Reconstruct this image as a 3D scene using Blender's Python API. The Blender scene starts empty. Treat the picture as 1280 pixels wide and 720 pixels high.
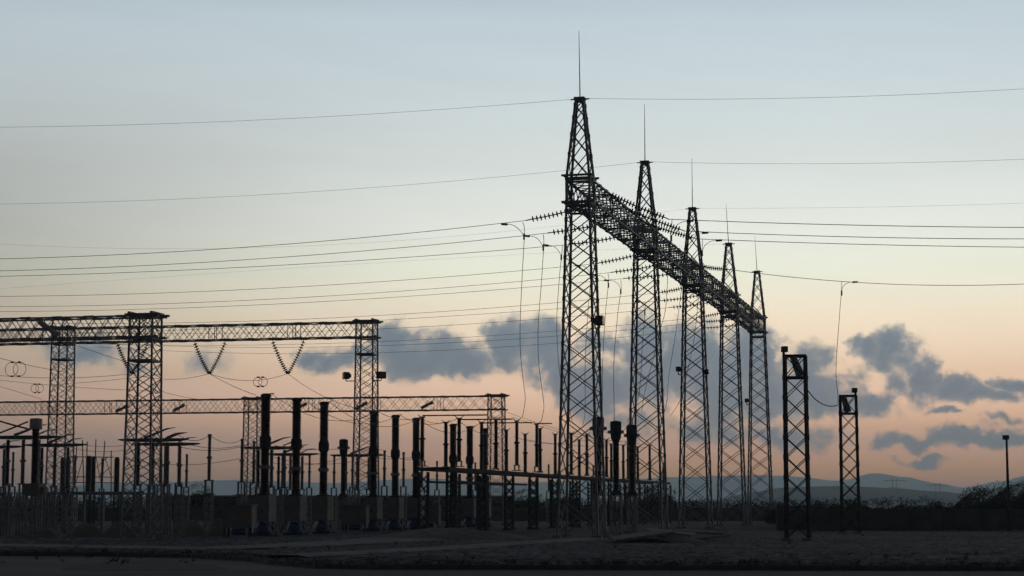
import bpy, math, random
from mathutils import Vector, Matrix

random.seed(7)
R = math.radians
scene = bpy.context.scene
COL = scene.collection

# ------------------------------------------------------------------ camera
F = 2400.0                       # focal length in pixels of the 1280 px wide photograph
CAM_H = 1.8                      # eye height above the gravel yard
PITCH = math.atan(272.0 / F)     # the horizon lies at row 632
cam_data = bpy.data.cameras.new("camera")
cam_data.sensor_width = 36.0
cam_data.lens = 36.0 * F / 1280.0
cam_data.clip_start = 0.5
cam_data.clip_end = 60000.0
cam = bpy.data.objects.new("camera", cam_data)
COL.objects.link(cam)
cam.location = (0, 0, CAM_H)
cam.rotation_euler = (math.pi / 2 + PITCH, 0, 0)
scene.camera = cam

# ------------------------------------------------------------------ exposure, sky
EXPOSURE = 5.70
SKY_STRENGTH = 0.15
SUN_EL = -4.0                    # the sun is below the horizon: dusk
SUN_AZ = 9.0                     # degrees to the right of the view axis
scene.render.engine = 'CYCLES'
scene.render.resolution_x = 1024
scene.render.resolution_y = 576
vs = scene.view_settings
scene.display_settings.display_device = 'sRGB'
vs.view_transform = 'Standard'
vs.look = 'None'
vs.exposure = EXPOSURE
vs.gamma = 1.0
vs.use_curve_mapping = False
cy = scene.cycles
cy.use_denoising = True
cy.denoiser = 'OPENIMAGEDENOISE'
cy.max_bounces = 4
cy.diffuse_bounces = 2
cy.volume_bounces = 2
cy.filter_width = 1.5

CT, ST = math.cos(PITCH), math.sin(PITCH)


def ray(px, py):
    """slope of the sight line of a photograph pixel: (X/Y, Z/Y)"""
    u, v = (px - 640) / F, (360 - py) / F
    d = CT - v * ST
    return u / d, (ST + v * CT) / d


def at(px, py, Y):
    a, e = ray(px, py)
    return Vector((a * Y, Y, CAM_H + e * Y))


def zof(py, Y):
    return CAM_H + ray(640, py)[1] * Y


def gx(px, Y, z=0.0):
    return (px - 640) / F * (Y * CT + (z - CAM_H) * ST)


def gy(py):
    """distance of the flat ground seen at a row"""
    return -CAM_H / ray(640, py)[1]


def gp(px, Y, z=0.0):
    return Vector((gx(px, Y, z), Y, z))


class N:
    """small helper to write node trees"""

    def __init__(s, tree):
        s.t = tree

    def new(s, kind, **kw):
        n = s.t.nodes.new(kind)
        for k, v in kw.items():
            setattr(n, k, v)
        return n

    def put(s, sock, v):
        if isinstance(v, bpy.types.NodeSocket):
            s.t.links.new(v, sock)
        else:
            sock.default_value = v

    def math(s, op, a, b=0.0, c=None, clamp=False):
        n = s.new('ShaderNodeMath', operation=op, use_clamp=clamp)
        s.put(n.inputs[0], a)
        s.put(n.inputs[1], b)
        if c is not None:
            s.put(n.inputs[2], c)
        return n.outputs[0]

    def smooth(s, x, lo, hi, a=0.0, b=1.0):
        n = s.new('ShaderNodeMapRange', interpolation_type='SMOOTHSTEP')
        s.put(n.inputs[0], x)
        for i, v in enumerate((lo, hi, a, b)):
            s.put(n.inputs[i + 1], v)
        return n.outputs[0]

    def mix(s, f, a, b, blend='MIX'):
        n = s.new('ShaderNodeMix', data_type='RGBA', blend_type=blend)
        s.put(n.inputs[0], f)
        for sock, v in ((n.inputs[6], a), (n.inputs[7], b)):
            s.put(sock, v if isinstance(v, bpy.types.NodeSocket) else (*v, 1.0)[:4])
        return n.outputs[2]

    def noise(s, vec, scale, detail=4.0, rough=0.55):
        n = s.new('ShaderNodeTexNoise')
        if vec is not None:
            s.put(n.inputs['Vector'], vec)
        n.inputs['Scale'].default_value = scale
        n.inputs['Detail'].default_value = detail
        n.inputs['Roughness'].default_value = rough
        return n.outputs[0]

    def ramp(s, x, stops):
        n = s.new('ShaderNodeValToRGB')
        el = n.color_ramp.elements
        while len(el) < len(stops):
            el.new(0.5)
        for e, (p, c) in zip(el, stops):
            e.position = p
            e.color = (*c, 1.0)
        s.put(n.inputs[0], x)
        return n.outputs[0]


world = bpy.data.worlds.new("World")
scene.world = world
world.use_nodes = True
wn = N(world.node_tree)
world.node_tree.nodes.clear()
sky = wn.new('ShaderNodeTexSky', sky_type='NISHITA')
sky.sun_disc = False
sky.sun_elevation = R(SUN_EL)
sky.sun_rotation = R(SUN_AZ)
sky.dust_density = 1.6
tc = wn.new('ShaderNodeTexCoord')
sep = wn.new('ShaderNodeSeparateXYZ')
wn.put(sep.inputs[0], tc.outputs['Generated'])
ysafe = wn.math('MAXIMUM', sep.outputs[1], 0.02)
wa = wn.math('DIVIDE', sep.outputs[0], ysafe)          # tangent of the bearing
we = wn.math('DIVIDE', sep.outputs[2], ysafe)          # tangent of the elevation
# air-glow balance by elevation: the thick dust near the horizon takes the strong orange out of the glow
tint = wn.ramp(wn.math('MULTIPLY', sep.outputs[2], 2.5, clamp=True), [
    (0.0, (2.6, 2.95, 17.0)), (0.04, (2.25, 2.45, 12.6)), (0.10, (1.66, 1.56, 3.4)), (0.17, (1.18, 1.05, 1.45)), (0.24, (1.14, 1.06, 1.18)),
    (0.30, (1.08, 1.085, 1.11)), (0.364, (1.09, 1.05, 1.05)), (0.446, (1.04, 0.98, 0.91)), (0.62, (1.06, 1.03, 0.91)), (0.95, (0.46, 0.46, 0.42)), (1.0, (0.30, 0.30, 0.28))])
skyc = wn.mix(1.0, sky.outputs[0], tint, 'MULTIPLY')
# the eastern half of the dusk sky is dull
east = wn.smooth(sep.outputs[1], -0.2, 0.6, 0.9, 1.0)
skyc = wn.mix(1.0, skyc, east, 'MULTIPLY')
# the afterglow fades towards the left of the set sun
glow = wn.smooth(wa, -0.38, 0.02, 0.52, 1.0)
high = wn.smooth(we, 0.14, 0.26)
skyc = wn.mix(1.0, skyc, wn.math('ADD', glow, wn.math('MULTIPLY', high, wn.math('SUBTRACT', 1.0, glow))), 'MULTIPLY')
# faint drawn-out veils of high cloud
veil_v = wn.new('ShaderNodeCombineXYZ')
wn.put(veil_v.inputs[0], wn.math('MULTIPLY', wa, 9.0))
wn.put(veil_v.inputs[1], wn.math('ADD', wn.math('MULTIPLY', we, 70.0), wn.math('MULTIPLY', wa, 5.0)))
veil = wn.smooth(wn.noise(veil_v.outputs[0], 1.0, 5.0, 0.55), 0.3, 0.72, 1.012, 0.976)
skyc = wn.mix(1.0, skyc, veil, 'MULTIPLY')
# clouds, placed by bearing and elevation: (column, row, half width, half height, weight)
BLOBS = [
    (110, 440, 46, 20, .6), (165, 455, 26, 12, .4), (255, 452, 26, 14, .35), (400, 446, 34, 15, .7), (440, 448, 34, 14, .7),
    (488, 428, 24, 28, 1.0), (515, 445, 50, 24, 1.0), (556, 436, 28, 28, 1.0), (582, 448, 30, 22, 1.0),
    (635, 430, 30, 26, 1.0), (680, 432, 34, 32, 1.0), (705, 466, 34, 30, .95), (745, 486, 44, 34, .95), (752, 428, 26, 16, .6),
    (800, 430, 36, 36, 1.0), (815, 478, 46, 34, .95), (868, 452, 44, 44, 1.0), (905, 480, 46, 46, 1.0), (940, 450, 34, 36, 1.0), (965, 490, 46, 34, .95),
    (1010, 470, 32, 32, .9), (1035, 495, 40, 24, .9), (1085, 506, 40, 16, .8), (880, 540, 60, 18, .5), (985, 545, 60, 15, .55), (790, 530, 50, 16, .45),
    (1085, 436, 30, 16, .95), (1120, 440, 30, 24, 1.0), (1150, 470, 17, 30, .9), (1178, 482, 36, 18, .9), (1212, 492, 34, 13, .85), (1120, 480, 26, 14, .6),
    (1262, 480, 28, 11, .9), (1290, 484, 30, 14, .9), (1240, 496, 26, 9, .7), (1235, 547, 80, 11, .8), (1160, 551, 50, 10, .7), (1102, 552, 22, 8, .55),
    (1154, 577, 28, 8, .75), (1185, 515, 26, 5, .6), (1258, 524, 30, 6, .5), (1055, 470, 20, 10, .4)]
cmb = wn.new('ShaderNodeCombineXYZ')
wn.put(cmb.inputs[0], wa)
wn.put(cmb.inputs[1], we)
dist = wn.new('ShaderNodeTexNoise')
wn.put(dist.inputs['Vector'], cmb.outputs[0])
dist.inputs['Scale'].default_value = 42.0
dist.inputs['Detail'].default_value = 6.0
dist.inputs['Roughness'].default_value = 0.6
vsub = wn.new('ShaderNodeVectorMath', operation='SUBTRACT')
wn.put(vsub.inputs[0], dist.outputs['Color'])
vsub.inputs[1].default_value = (.5, .5, .5)
vscl = wn.new('ShaderNodeVectorMath', operation='MULTIPLY')
wn.put(vscl.inputs[0], vsub.outputs[0])
vscl.inputs[1].default_value = (.040, .026, 0)
vadd = wn.new('ShaderNodeVectorMath', operation='ADD')
wn.put(vadd.inputs[0], cmb.outputs[0])
wn.put(vadd.inputs[1], vscl.outputs[0])
field = None
for bx_, by_, rx_, ry_, w_ in BLOBS:
    a0, e0 = ray(bx_, by_)
    s_ = wn.new('ShaderNodeVectorMath', operation='SUBTRACT')
    wn.put(s_.inputs[0], vadd.outputs[0])
    s_.inputs[1].default_value = (a0, e0, 0)
    m_ = wn.new('ShaderNodeVectorMath', operation='MULTIPLY')
    wn.put(m_.inputs[0], s_.outputs[0])
    m_.inputs[1].default_value = (F / (rx_ * 1.36), F / (ry_ * 1.40), 0)
    d_ = wn.new('ShaderNodeVectorMath', operation='LENGTH')
    wn.put(d_.inputs[0], m_.outputs[0])
    v_ = wn.math('MULTIPLY_ADD', d_.outputs['Value'], -w_, 1.0 * w_ + 0.0)
    field = v_ if field is None else wn.math('SMOOTH_MAX', field, v_, 0.25)
fine = wn.noise(cmb.outputs[0], 90.0, 9.0, 0.6)
fld = wn.math('ADD', field, wn.math('MULTIPLY', wn.math('SUBTRACT', fine, 0.5), 0.95))
cover = wn.smooth(fld, -0.04, 0.44)
front = wn.smooth(sep.outputs[1], 0.3, 0.6)
cover = wn.math('MULTIPLY', cover, front)
K = 1.0 / (SKY_STRENGTH * 2 ** EXPOSURE)


def lin(r, g, b):
    f = lambda c: (c / 255 / 12.92) if c <= 10 else ((c / 255 + .055) / 1.055) ** 2.4
    return f(r), f(g), f(b)


def skycol(r, g, b):
    return tuple(c * K for c in lin(r, g, b))


deep = wn.smooth(fld, 0.1, 0.75)
low = wn.smooth(we, ray(640, 500)[1], ray(640, 580)[1])
ccol = wn.mix(deep, skycol(158, 163, 166), skycol(74, 110, 140))
ccol = wn.mix(wn.math('MULTIPLY', low, 0.8), ccol, skycol(108, 119, 131))
tot = wn.mix(wn.math('MULTIPLY', cover, 0.9), skyc, ccol)
bg = wn.new('ShaderNodeBackground')
wn.put(bg.inputs[0], tot)
bg.inputs[1].default_value = SKY_STRENGTH
wo = wn.new('ShaderNodeOutputWorld')
world.node_tree.links.new(bg.outputs[0], wo.inputs[0])

# ------------------------------------------------------------------ materials


def mat(name, c1, c2=None, scale=3.0, rough=0.8, metal=0.0, bump=0.0, bscale=20.0, detail=5.0, stops=(0.35, 0.65)):
    m = bpy.data.materials.new(name)
    m.use_nodes = True
    n = N(m.node_tree)
    b = m.node_tree.nodes['Principled BSDF']
    b.inputs['Roughness'].default_value = rough
    b.inputs['Metallic'].default_value = metal
    t = n.new('ShaderNodeTexCoord')
    if c2 is None:
        c2 = tuple(c * 0.7 for c in c1)
    nz = n.noise(t.outputs['Object'], scale, detail, 0.6)
    n.put(b.inputs['Base Color'], n.ramp(nz, [(stops[0], c1), (stops[1], c2)]))
    if bump:
        bn = n.new('ShaderNodeBump')
        bn.inputs['Strength'].default_value = bump
        bn.inputs['Distance'].default_value = 0.05
        n.put(bn.inputs['Height'], n.noise(t.outputs['Object'], bscale, 4.0, 0.6))
        n.put(b.inputs['Normal'], bn.outputs[0])
    return m


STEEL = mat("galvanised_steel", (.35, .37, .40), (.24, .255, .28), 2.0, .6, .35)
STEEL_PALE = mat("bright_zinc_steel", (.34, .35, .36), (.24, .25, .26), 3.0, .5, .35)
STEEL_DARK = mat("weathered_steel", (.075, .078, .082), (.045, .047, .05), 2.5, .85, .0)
PORCELAIN = mat("brown_porcelain", (.060, .034, .026), (.038, .022, .018), 4.0, .35)
GLASS_DISC = mat("grey_insulator_glaze", (.10, .11, .11), (.06, .07, .07), 6.0, .3)
GREY_POLYMER = mat("grey_silicone_rubber", (.26, .27, .29), (.18, .19, .21), 4.0, .6)
WIRE = mat("aluminium_conductor", (.16, .16, .16), (.11, .11, .11), 1.0, .6, .3)
PAINT_GREY = mat("grey_cabinet_paint", (.26, .265, .265), (.19, .195, .195), 1.2, .55)
PAINT_PALE = mat("pale_grey_paint", (.55, .56, .57), (.44, .45, .46), 2.0, .5)
YELLOW = mat("yellow_warning_plate", (.55, .28, .03), (.42, .20, .02), 5.0, .6)
BLUE = mat("blue_enamel", (.035, .12, .33), (.025, .08, .24), 3.0, .35)
CONCRETE = mat("concrete", (.34, .33, .31), (.22, .215, .2), 1.6, .9, 0, .3, 30)
WALL = mat("wall_concrete", (.15, .145, .135), (.10, .097, .09), .9, .95, 0, .3, 18)
BARK = mat("bark", (.06, .045, .035), (.04, .03, .02), 8, .95)
LEAF = mat("leaf", (.045, .055, .028), (.03, .04, .02), 2.0, .8)
LEAF_DRY = mat("dry_leaf", (.07, .065, .035), (.045, .045, .025), 2.0, .8)
LAMP_GLASS = mat("dark_lamp_glass", (.05, .055, .06), (.04, .04, .045), 3.0, .2)

# ------------------------------------------------------------------ mesh builder


class MB:
    def __init__(s):
        s.v, s.f = [], []

    def quadbox(s, p, q, a, b):
        """bar with rectangular section: half vectors a and b"""
        i = len(s.v)
        for c in (p, q):
            s.v += [c - a - b, c + a - b, c + a + b, c - a + b]
        s.f += [(i, i + 3, i + 2, i + 1), (i + 4, i + 5, i + 6, i + 7)]
        for k in range(4):
            j = (k + 1) % 4
            s.f.append((i + k, i + j, i + 4 + j, i + 4 + k))
        return s

    def bar(s, p, q, w, h=None, up=Vector((0, 0, 1))):
        p, q = Vector(p), Vector(q)
        d = (q - p)
        if d.length < 1e-6:
            return s
        d.normalize()
        u = up if abs(d.dot(up)) < 0.95 else Vector((1, 0, 0))
        a = d.cross(u).normalized()
        b = d.cross(a).normalized()
        return s.quadbox(p, q, a * (w / 2), b * ((h or w) / 2))

    def box(s, c, size, rz=0.0):
        c = Vector(c)
        ax = Vector((math.cos(rz), math.sin(rz), 0))
        ay = Vector((-math.sin(rz), math.cos(rz), 0))
        hz = Vector((0, 0, size[2] / 2))
        return s.quadbox(c - hz, c + hz, ax * (size[0] / 2), ay * (size[1] / 2))

    def lathe(s, p, axis, prof, n=10):
        """profile of (radius, distance along the axis)"""
        p, d = Vector(p), Vector(axis).normalized()
        u = Vector((0, 0, 1)) if abs(d.z) < 0.9 else Vector((1, 0, 0))
        a = d.cross(u).normalized()
        b = d.cross(a).normalized()
        i = len(s.v)
        for r, t in prof:
            for k in range(n):
                an = 2 * math.pi * k / n
                s.v.append(p + d * t + (a * math.cos(an) + b * math.sin(an)) * max(r, 1e-3))
        for j in range(len(prof) - 1):
            for k in range(n):
                m = (k + 1) % n
                s.f.append((i + j * n + k, i + j * n + m, i + (j + 1) * n + m, i + (j + 1) * n + k))
        s.f.append(tuple(i + k for k in reversed(range(n))))
        e = i + (len(prof) - 1) * n
        s.f.append(tuple(e + k for k in range(n)))
        return s

    def tube(s, pts, r, n=6, closed=False):
        pts = [Vector(p) for p in pts]
        i = len(s.v)
        m = len(pts)
        for k, p in enumerate(pts):
            if closed:
                d = pts[(k + 1) % m] - pts[k - 1]
            else:
                d = pts[min(k + 1, m - 1)] - pts[max(k - 1, 0)]
            d.normalize()
            u = Vector((0, 0, 1)) if abs(d.z) < 0.9 else Vector((0, 1, 0))
            if closed:
                u = Vector((0, 1, 0)) if abs(d.y) < 0.9 else Vector((0, 0, 1))
            a = d.cross(u).normalized()
            b = d.cross(a).normalized()
            rr = r[k] if isinstance(r, (list, tuple)) else r
            for t in range(n):
                an = 2 * math.pi * t / n
                s.v.append(p + (a * math.cos(an) + b * math.sin(an)) * rr)
        for k in range(m if closed else m - 1):
            k2 = (k + 1) % m
            for t in range(n):
                t2 = (t + 1) % n
                s.f.append((i + k * n + t, i + k * n + t2, i + k2 * n + t2, i + k2 * n + t))
        if not closed:
            s.f.append(tuple(i + t for t in reversed(range(n))))
            s.f.append(tuple(i + (m - 1) * n + t for t in range(n)))
        return s

    def build(s, name, material, parent=None, origin=None):
        o_ = Vector(origin) if origin is not None else (parent_loc(parent) if parent is not None else Vector())
        me = bpy.data.meshes.new(name)
        me.from_pydata([tuple(v - o_) for v in s.v], [], s.f)
        me.materials.append(material)
        me.update()
        ob = bpy.data.objects.new(name, me)
        COL.objects.link(ob)
        if parent is not None:
            ob.parent = parent
        elif origin is not None:
            ob.location = o_
        return ob


def parent_loc(o):
    p = Vector()
    while o is not None:
        p += o.location
        o = o.parent
    return p


def tag(o, label=None, cat=None, group=None, kind=None):
    if label:
        o['label'] = label
    if cat:
        o['category'] = cat
    if group:
        o['group'] = group
    if kind:
        o['kind'] = kind
    return o


def thing(name, label, cat, loc=(0, 0, 0), group=None):
    o = bpy.data.objects.new(name, None)
    o.empty_display_size = 0.3
    COL.objects.link(o)
    o.location = loc
    return tag(o, label, cat, group)


def dup(root, loc, label, rz=None, scale=None):
    c = root.copy()
    COL.objects.link(c)
    c.location = loc
    if rz is not None:
        c.rotation_euler = (0, 0, rz)
    if scale is not None:
        c.scale = scale
    c['label'] = label

    def kids(a, b):
        for ch in list(a.children):
            d = ch.copy()
            COL.objects.link(d)
            d.parent = b
            kids(ch, d)
    kids(root, c)
    return c


ORD = ["first", "second", "third", "fourth", "fifth", "sixth", "seventh", "eighth", "ninth", "tenth", "eleventh", "twelfth",
       "thirteenth", "fourteenth", "fifteenth", "sixteenth"]
GAM = R(12.5)
EU = Vector((math.cos(GAM), -math.sin(GAM), 0))       # across the yard, towards the right
EV = Vector((math.sin(GAM), math.cos(GAM), 0))        # away along the bays


# ------------------------------------------------------------------ ground, yard, road
def interp(x, pts):
    if x <= pts[0][0]:
        return pts[0][1]
    for (x0, y0), (x1, y1) in zip(pts, pts[1:]):
        if x <= x1:
            t = (x - x0) / (x1 - x0)
            t = t * t * (3 - 2 * t) if abs(y1 - y0) > 1 else t
            return y0 + (y1 - y0) * t
    return pts[-1][1]


def hash2(x, y):
    v = math.sin(x * 127.1 + y * 311.7) * 43758.5453
    return v - math.floor(v)


def vnoise(x, y):
    xi, yi = math.floor(x), math.floor(y)
    fx, fy = x - xi, y - yi
    fx, fy = fx * fx * (3 - 2 * fx), fy * fy * (3 - 2 * fy)
    a, b = hash2(xi, yi), hash2(xi + 1, yi)
    c, d = hash2(xi, yi + 1), hash2(xi + 1, yi + 1)
    return a + (b - a) * fx + (c - a) * fy + (a - b - c + d) * fx * fy


def fbm(x, y, o=4):
    s, a, t = 0, .5, 0
    for _ in range(o):
        s += a * vnoise(x, y)
        t += a
        x, y, a = x * 2.03 + 17, y * 2.03 + 5, a * .5
    return s / t


GROUND_Z = -0.14
SOIL = mat("soil", (.13, .12, .105), (.08, .075, .065), .12, .95, 0, .4, 3)
g = MB()
xs = [-9000, -2000, -500, -150, -60, -20, 20, 60, 150, 500, 2000, 9000]
ys = [-60, 0, 20, 40, 60, 80, 120, 200, 400, 1000, 3000, 11500]
for y in ys:
    for x in xs:
        g.v.append(Vector((x, y, GROUND_Z)))
nx = len(xs)
for j in range(len(ys) - 1):
    for i in range(nx - 1):
        g.f.append((j * nx + i, j * nx + i + 1, (j + 1) * nx + i + 1, (j + 1) * nx + i))
tag(g.build("ground", SOIL), kind='structure')

KERB = [(gx(px, gy(py)), gy(py)) for px, py in
        ((-260, 689.5), (-60, 690), (100, 690.6), (220, 692.2), (300, 695.2), (345, 700), (395, 704.8), (470, 706), (620, 706.2),
         (900, 706.8), (1400, 708))]


def kerb_y(x):
    return interp(x, KERB)


# gravel yard: a real uneven sheet a step above the road
GRAVEL = bpy.data.materials.new("gravel")
GRAVEL.use_nodes = True
gn = N(GRAVEL.node_tree)
gb = GRAVEL.node_tree.nodes['Principled BSDF']
gb.inputs['Roughness'].default_value = 0.95
gt = gn.new('ShaderNodeTexCoord')
vor = gn.new('ShaderNodeTexVoronoi')
gn.put(vor.inputs['Vector'], gt.outputs['Object'])
vor.inputs['Scale'].default_value = 5.0
stone = gn.ramp(vor.outputs['Color'], [(.1, (.07, .07, .07)), (.5, (.155, .153, .148)), (.9, (.29, .285, .275))])
patch = gn.ramp(gn.noise(gt.outputs['Object'], .13, 4, .6), [(.35, (.50, .46, .41)), (.65, (1.0, .97, .92))])
gn.put(gb.inputs['Base Color'], gn.mix(1.0, stone, patch, 'MULTIPLY'))
gbm = gn.new('ShaderNodeBump')
gbm.inputs['Strength'].default_value = 0.8
gbm.inputs['Distance'].default_value = 0.06
gn.put(gbm.inputs['Height'], vor.outputs['Distance'])
gn.put(gb.inputs['Normal'], gbm.outputs[0])
XL, XR, YM, YB = -75.0, 62.0, 129.0, 232.0


def yard_z(x, y, rough=1.0):
    return 0.10 * (fbm(x * .35, y * .35) - .5) + 0.07 * rough * (fbm(x * 1.9 + 7, y * 1.9, 3) - .5) + 0.11 * rough * (hash2(round(x * 13), round(y * 17)) - .5)


def yard_sheet(name, material, y0f, y1f, NX, NY, power, z_edge0):
    m = MB()
    for j in range(NY + 1):
        t = (j / NY) ** power
        for i in range(NX + 1):
            x = XL + (XR - XL) * i / NX
            ya, yb = y0f(x), y1f(x)
            y = ya + (yb - ya) * t
            z = yard_z(x, y)
            if j == 0:
                z = z_edge0 if z_edge0 is not None else z
            m.v.append(Vector((x, y, z)))
    for j in range(NY):
        for i in range(NX):
            a = j * (NX + 1) + i
            m.f.append((a, a + 1, a + NX + 2, a + NX + 1))
    return tag(m.build(name, material), kind='structure')


def edge_y(x):
    """ragged line where the gravel gives way to bare soil"""
    base = 126.0 if x < 8 else 126.0 + min(1, (x - 8) / 8) * 16.0
    return base + 5 * (fbm(x * .3, 2.2) - .5)


yard_sheet("gravel_yard", GRAVEL, lambda x: kerb_y(x) + .1, lambda x: edge_y(x) + .4, 300, 130, 1.5, 0.0)
BACK_SOIL = mat("dark_soil", (.070, .062, .052), (.042, .038, .032), .5, .97, 0, .5, 6)  # darker soil colour for the sheet behind the gravel
yard_sheet("back_yard", BACK_SOIL, edge_y, lambda x: YB, 120, 40, 1.4, None)
KERB_MAT = mat("kerb_concrete", (.16, .155, .15), (.10, .1, .095), 1.5, .9, 0, .3, 25)
k_ = MB()
px_prev = None
X = XL
while X < XR:
    X2 = min(X + 1.0, XR)
    jz = -.07 + .03 * (hash2(X, 3.0) - .5)
    p, q = Vector((X, kerb_y(X) + .05 * (hash2(X, 5.0) - .5), jz)), Vector((X2 - .03, kerb_y(X2) + .05 * (hash2(X, 6.0) - .5), jz + .02 * (hash2(X, 9.0) - .5)))
    k_.bar(p, q, 0.16, 0.17)
    X = X2
tag(k_.build("kerb", KERB_MAT), kind='structure')

ASPHALT = mat("asphalt", (.085, .066, .058), (.058, .048, .044), .6, .85, 0, .35, 40)
r_ = MB()
N2 = 80
for i in range(N2 + 1):
    x = XL + (XR - XL) * i / N2
    far = min(kerb_y(x) - .12, 57.6 - 4.2 * max(0, min(1, (-9 - x) / 5.0)))
    r_.v += [Vector((x, 38, GROUND_Z + .004)), Vector((x, far, GROUND_Z + .004))]
for i in range(N2):
    r_.f.append((2 * i, 2 * i + 2, 2 * i + 3, 2 * i + 1))
tag(r_.build("road", ASPHALT), kind='structure')


def sheet(name, outline, z, m):
    """flat irregular patch given as photograph columns and rows of its outline on the ground"""
    b = MB()
    for px, py in outline:
        Y = gy(py)
        b.v.append(Vector((gx(px, Y), Y, z)))
    b.f.append(tuple(range(len(b.v))))
    return tag(b.build(name, m), kind='structure')


PALE_DIRT = mat("pale_packed_dirt", (.30, .285, .26), (.20, .19, .175), .5, .95, 0, .4, 14)
DARK_TAR = mat("dark_tar", (.05, .05, .05), (.036, .036, .036), .8, .85, 0, .3, 30)


def track(name, pts, widths, m, z=0.045):
    """packed wheel track following a line of ground points, with wavering edges and a shallow crown"""
    b = MB()
    P = [gp(px, gy(py)) for px, py in pts]
    fine_pts, fw = [], []
    for i in range(len(P) - 1):
        for k in range(10):
            t = k / 10
            fine_pts.append(P[i].lerp(P[i + 1], t))
            fw.append(widths[i] + (widths[i + 1] - widths[i]) * t)
    fine_pts.append(P[-1])
    fw.append(widths[-1])
    n = len(fine_pts)
    for i, p in enumerate(fine_pts):
        d = (fine_pts[min(i + 1, n - 1)] - fine_pts[max(i - 1, 0)]).normalized()
        s = Vector((-d.y, d.x, 0))
        for k, side in enumerate((-1, -.5, 0, .5, 1)):
            wv = fw[i] * (1 + .35 * (fbm(i * .35, k * 3.1) - .5))
            q = p + s * (side * wv / 2)
            b.v.append(Vector((q.x, q.y, z + (.015, .03, .035, .03, .015)[k] - (.04 if abs(side) == 1 else 0))))
    for i in range(n - 1):
        for k in range(4):
            a = i * 5 + k
            b.f.append((a, a + 1, a + 6, a + 5))
    return tag(b.build(name, m), kind='structure')


track("path", [(355, 696.5), (460, 691), (560, 685.5), (650, 679.5), (735, 674)], [2.2, 2.4, 2.4, 2.6, 2.6], PALE_DIRT)
track("dirt_track", [(-20, 682), (120, 684.5), (250, 686.5), (330, 684), (470, 676.5), (560, 669)], [3.6, 3.6, 3.0, 3.6, 5, 6], PALE_DIRT, .05)
# dark tar apron of the entrance, left of the kerb return
b = MB()
apron = [(75, 712), (95, 706), (140, 702.5), (180, 701.6), (225, 702.5), (265, 706), (290, 712), (240, 714), (150, 714)]
for px, py in apron:
    Y = (CAM_H - GROUND_Z) / -ray(640, py)[1]
    b.v.append(Vector((gx(px, Y), Y, GROUND_Z + .008)))
b.f.append(tuple(range(len(apron))))
tag(b.build("tar_patch", DARK_TAR), kind='structure')


# ------------------------------------------------------------------ hills and far mountains
def hills(name, Y0, depth, pts, m, rough, seed):
    b = MB()
    n, rows = 160, 9
    x0, x1 = pts[0][0], pts[-1][0]
    for j in range(rows):
        t = j / (rows - 1) * 2 - 1
        for i in range(n + 1):
            px = x0 + (x1 - x0) * i / n
            crest = max(0.0, zof(interp(px, pts), Y0))
            Y = Y0 + t * depth
            prof = max(0.0, 1 - abs(t)) ** .8
            wob = 1 + rough * (fbm(px * .035 + seed, j * .9 + seed) - .5)
            b.v.append(Vector((gx(px, Y0, crest) * (1 + .0 * t), Y, crest * prof * (wob if j != rows // 2 else 1 + rough * .4 * (fbm(px * .09 + seed, 3.3) - .5)) - (2 if abs(t) == 1 else 0))))
    for j in range(rows - 1):
        for i in range(n):
            a = j * (n + 1) + i
            b.f.append((a, a + 1, a + n + 2, a + n + 1))
    return tag(b.build(name, m), kind='structure')


HILL = mat("dry_scrub_hillside", (.045, .045, .04), (.03, .03, .028), .01, .95)
hills("hill", 2300, 400, [(-300, 627), (200, 626), (560, 627), (820, 628), (900, 624), (940, 615), (985, 609), (1060, 607.5), (1110, 610), (1170, 614),
                          (1210, 617), (1250, 610), (1290, 602), (1500, 596)], HILL, .15, 2.0)
hills("mountain", 8200, 1500, [(-400, 612), (0, 612), (180, 603), (300, 600), (420, 604), (520, 598), (640, 603), (760, 600), (860, 596), (930, 594), (985, 595),
                               (1050, 601), (1095, 591), (1130, 596), (1170, 604), (1205, 610), (1245, 602), (1290, 594), (1600, 600)], HILL, .12, 9.0)

# haze: the air between the yard and the mountains
HZ = bpy.data.materials.new("haze")
HZ.use_nodes = True
HZ.node_tree.nodes.clear()
hn = N(HZ.node_tree)
pv = hn.new('ShaderNodeVolumePrincipled')
pv.inputs['Color'].default_value = (.68, .87, 1.0, 1)
pv.inputs['Density'].default_value = 1.7e-4
pv.inputs['Anisotropy'].default_value = 0.7
ho = hn.new('ShaderNodeOutputMaterial')
HZ.node_tree.links.new(pv.outputs[0], ho.inputs['Volume'])
b = MB()
b.box((0, 5700, 200 - 1.2), (19000, 12600, 402.4))
for i_ in range(len(b.v)):
    b.v[i_].z = -1.2 if b.v[i_].z < 100 else 420.0
tag(b.build("haze", HZ), kind='stuff')

# ------------------------------------------------------------------ lattice structures


def col_faces(z, wz, cx, cy, ang):
    """the four leg centres of a square lattice column at height z"""
    c, s = math.cos(ang), math.sin(ang)
    h = wz / 2
    return [Vector((cx + (a * c + b * s) * h, cy + (-a * s + b * c) * h, z)) for a, b in ((-1, -1), (1, -1), (1, 1), (-1, 1))]


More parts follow.
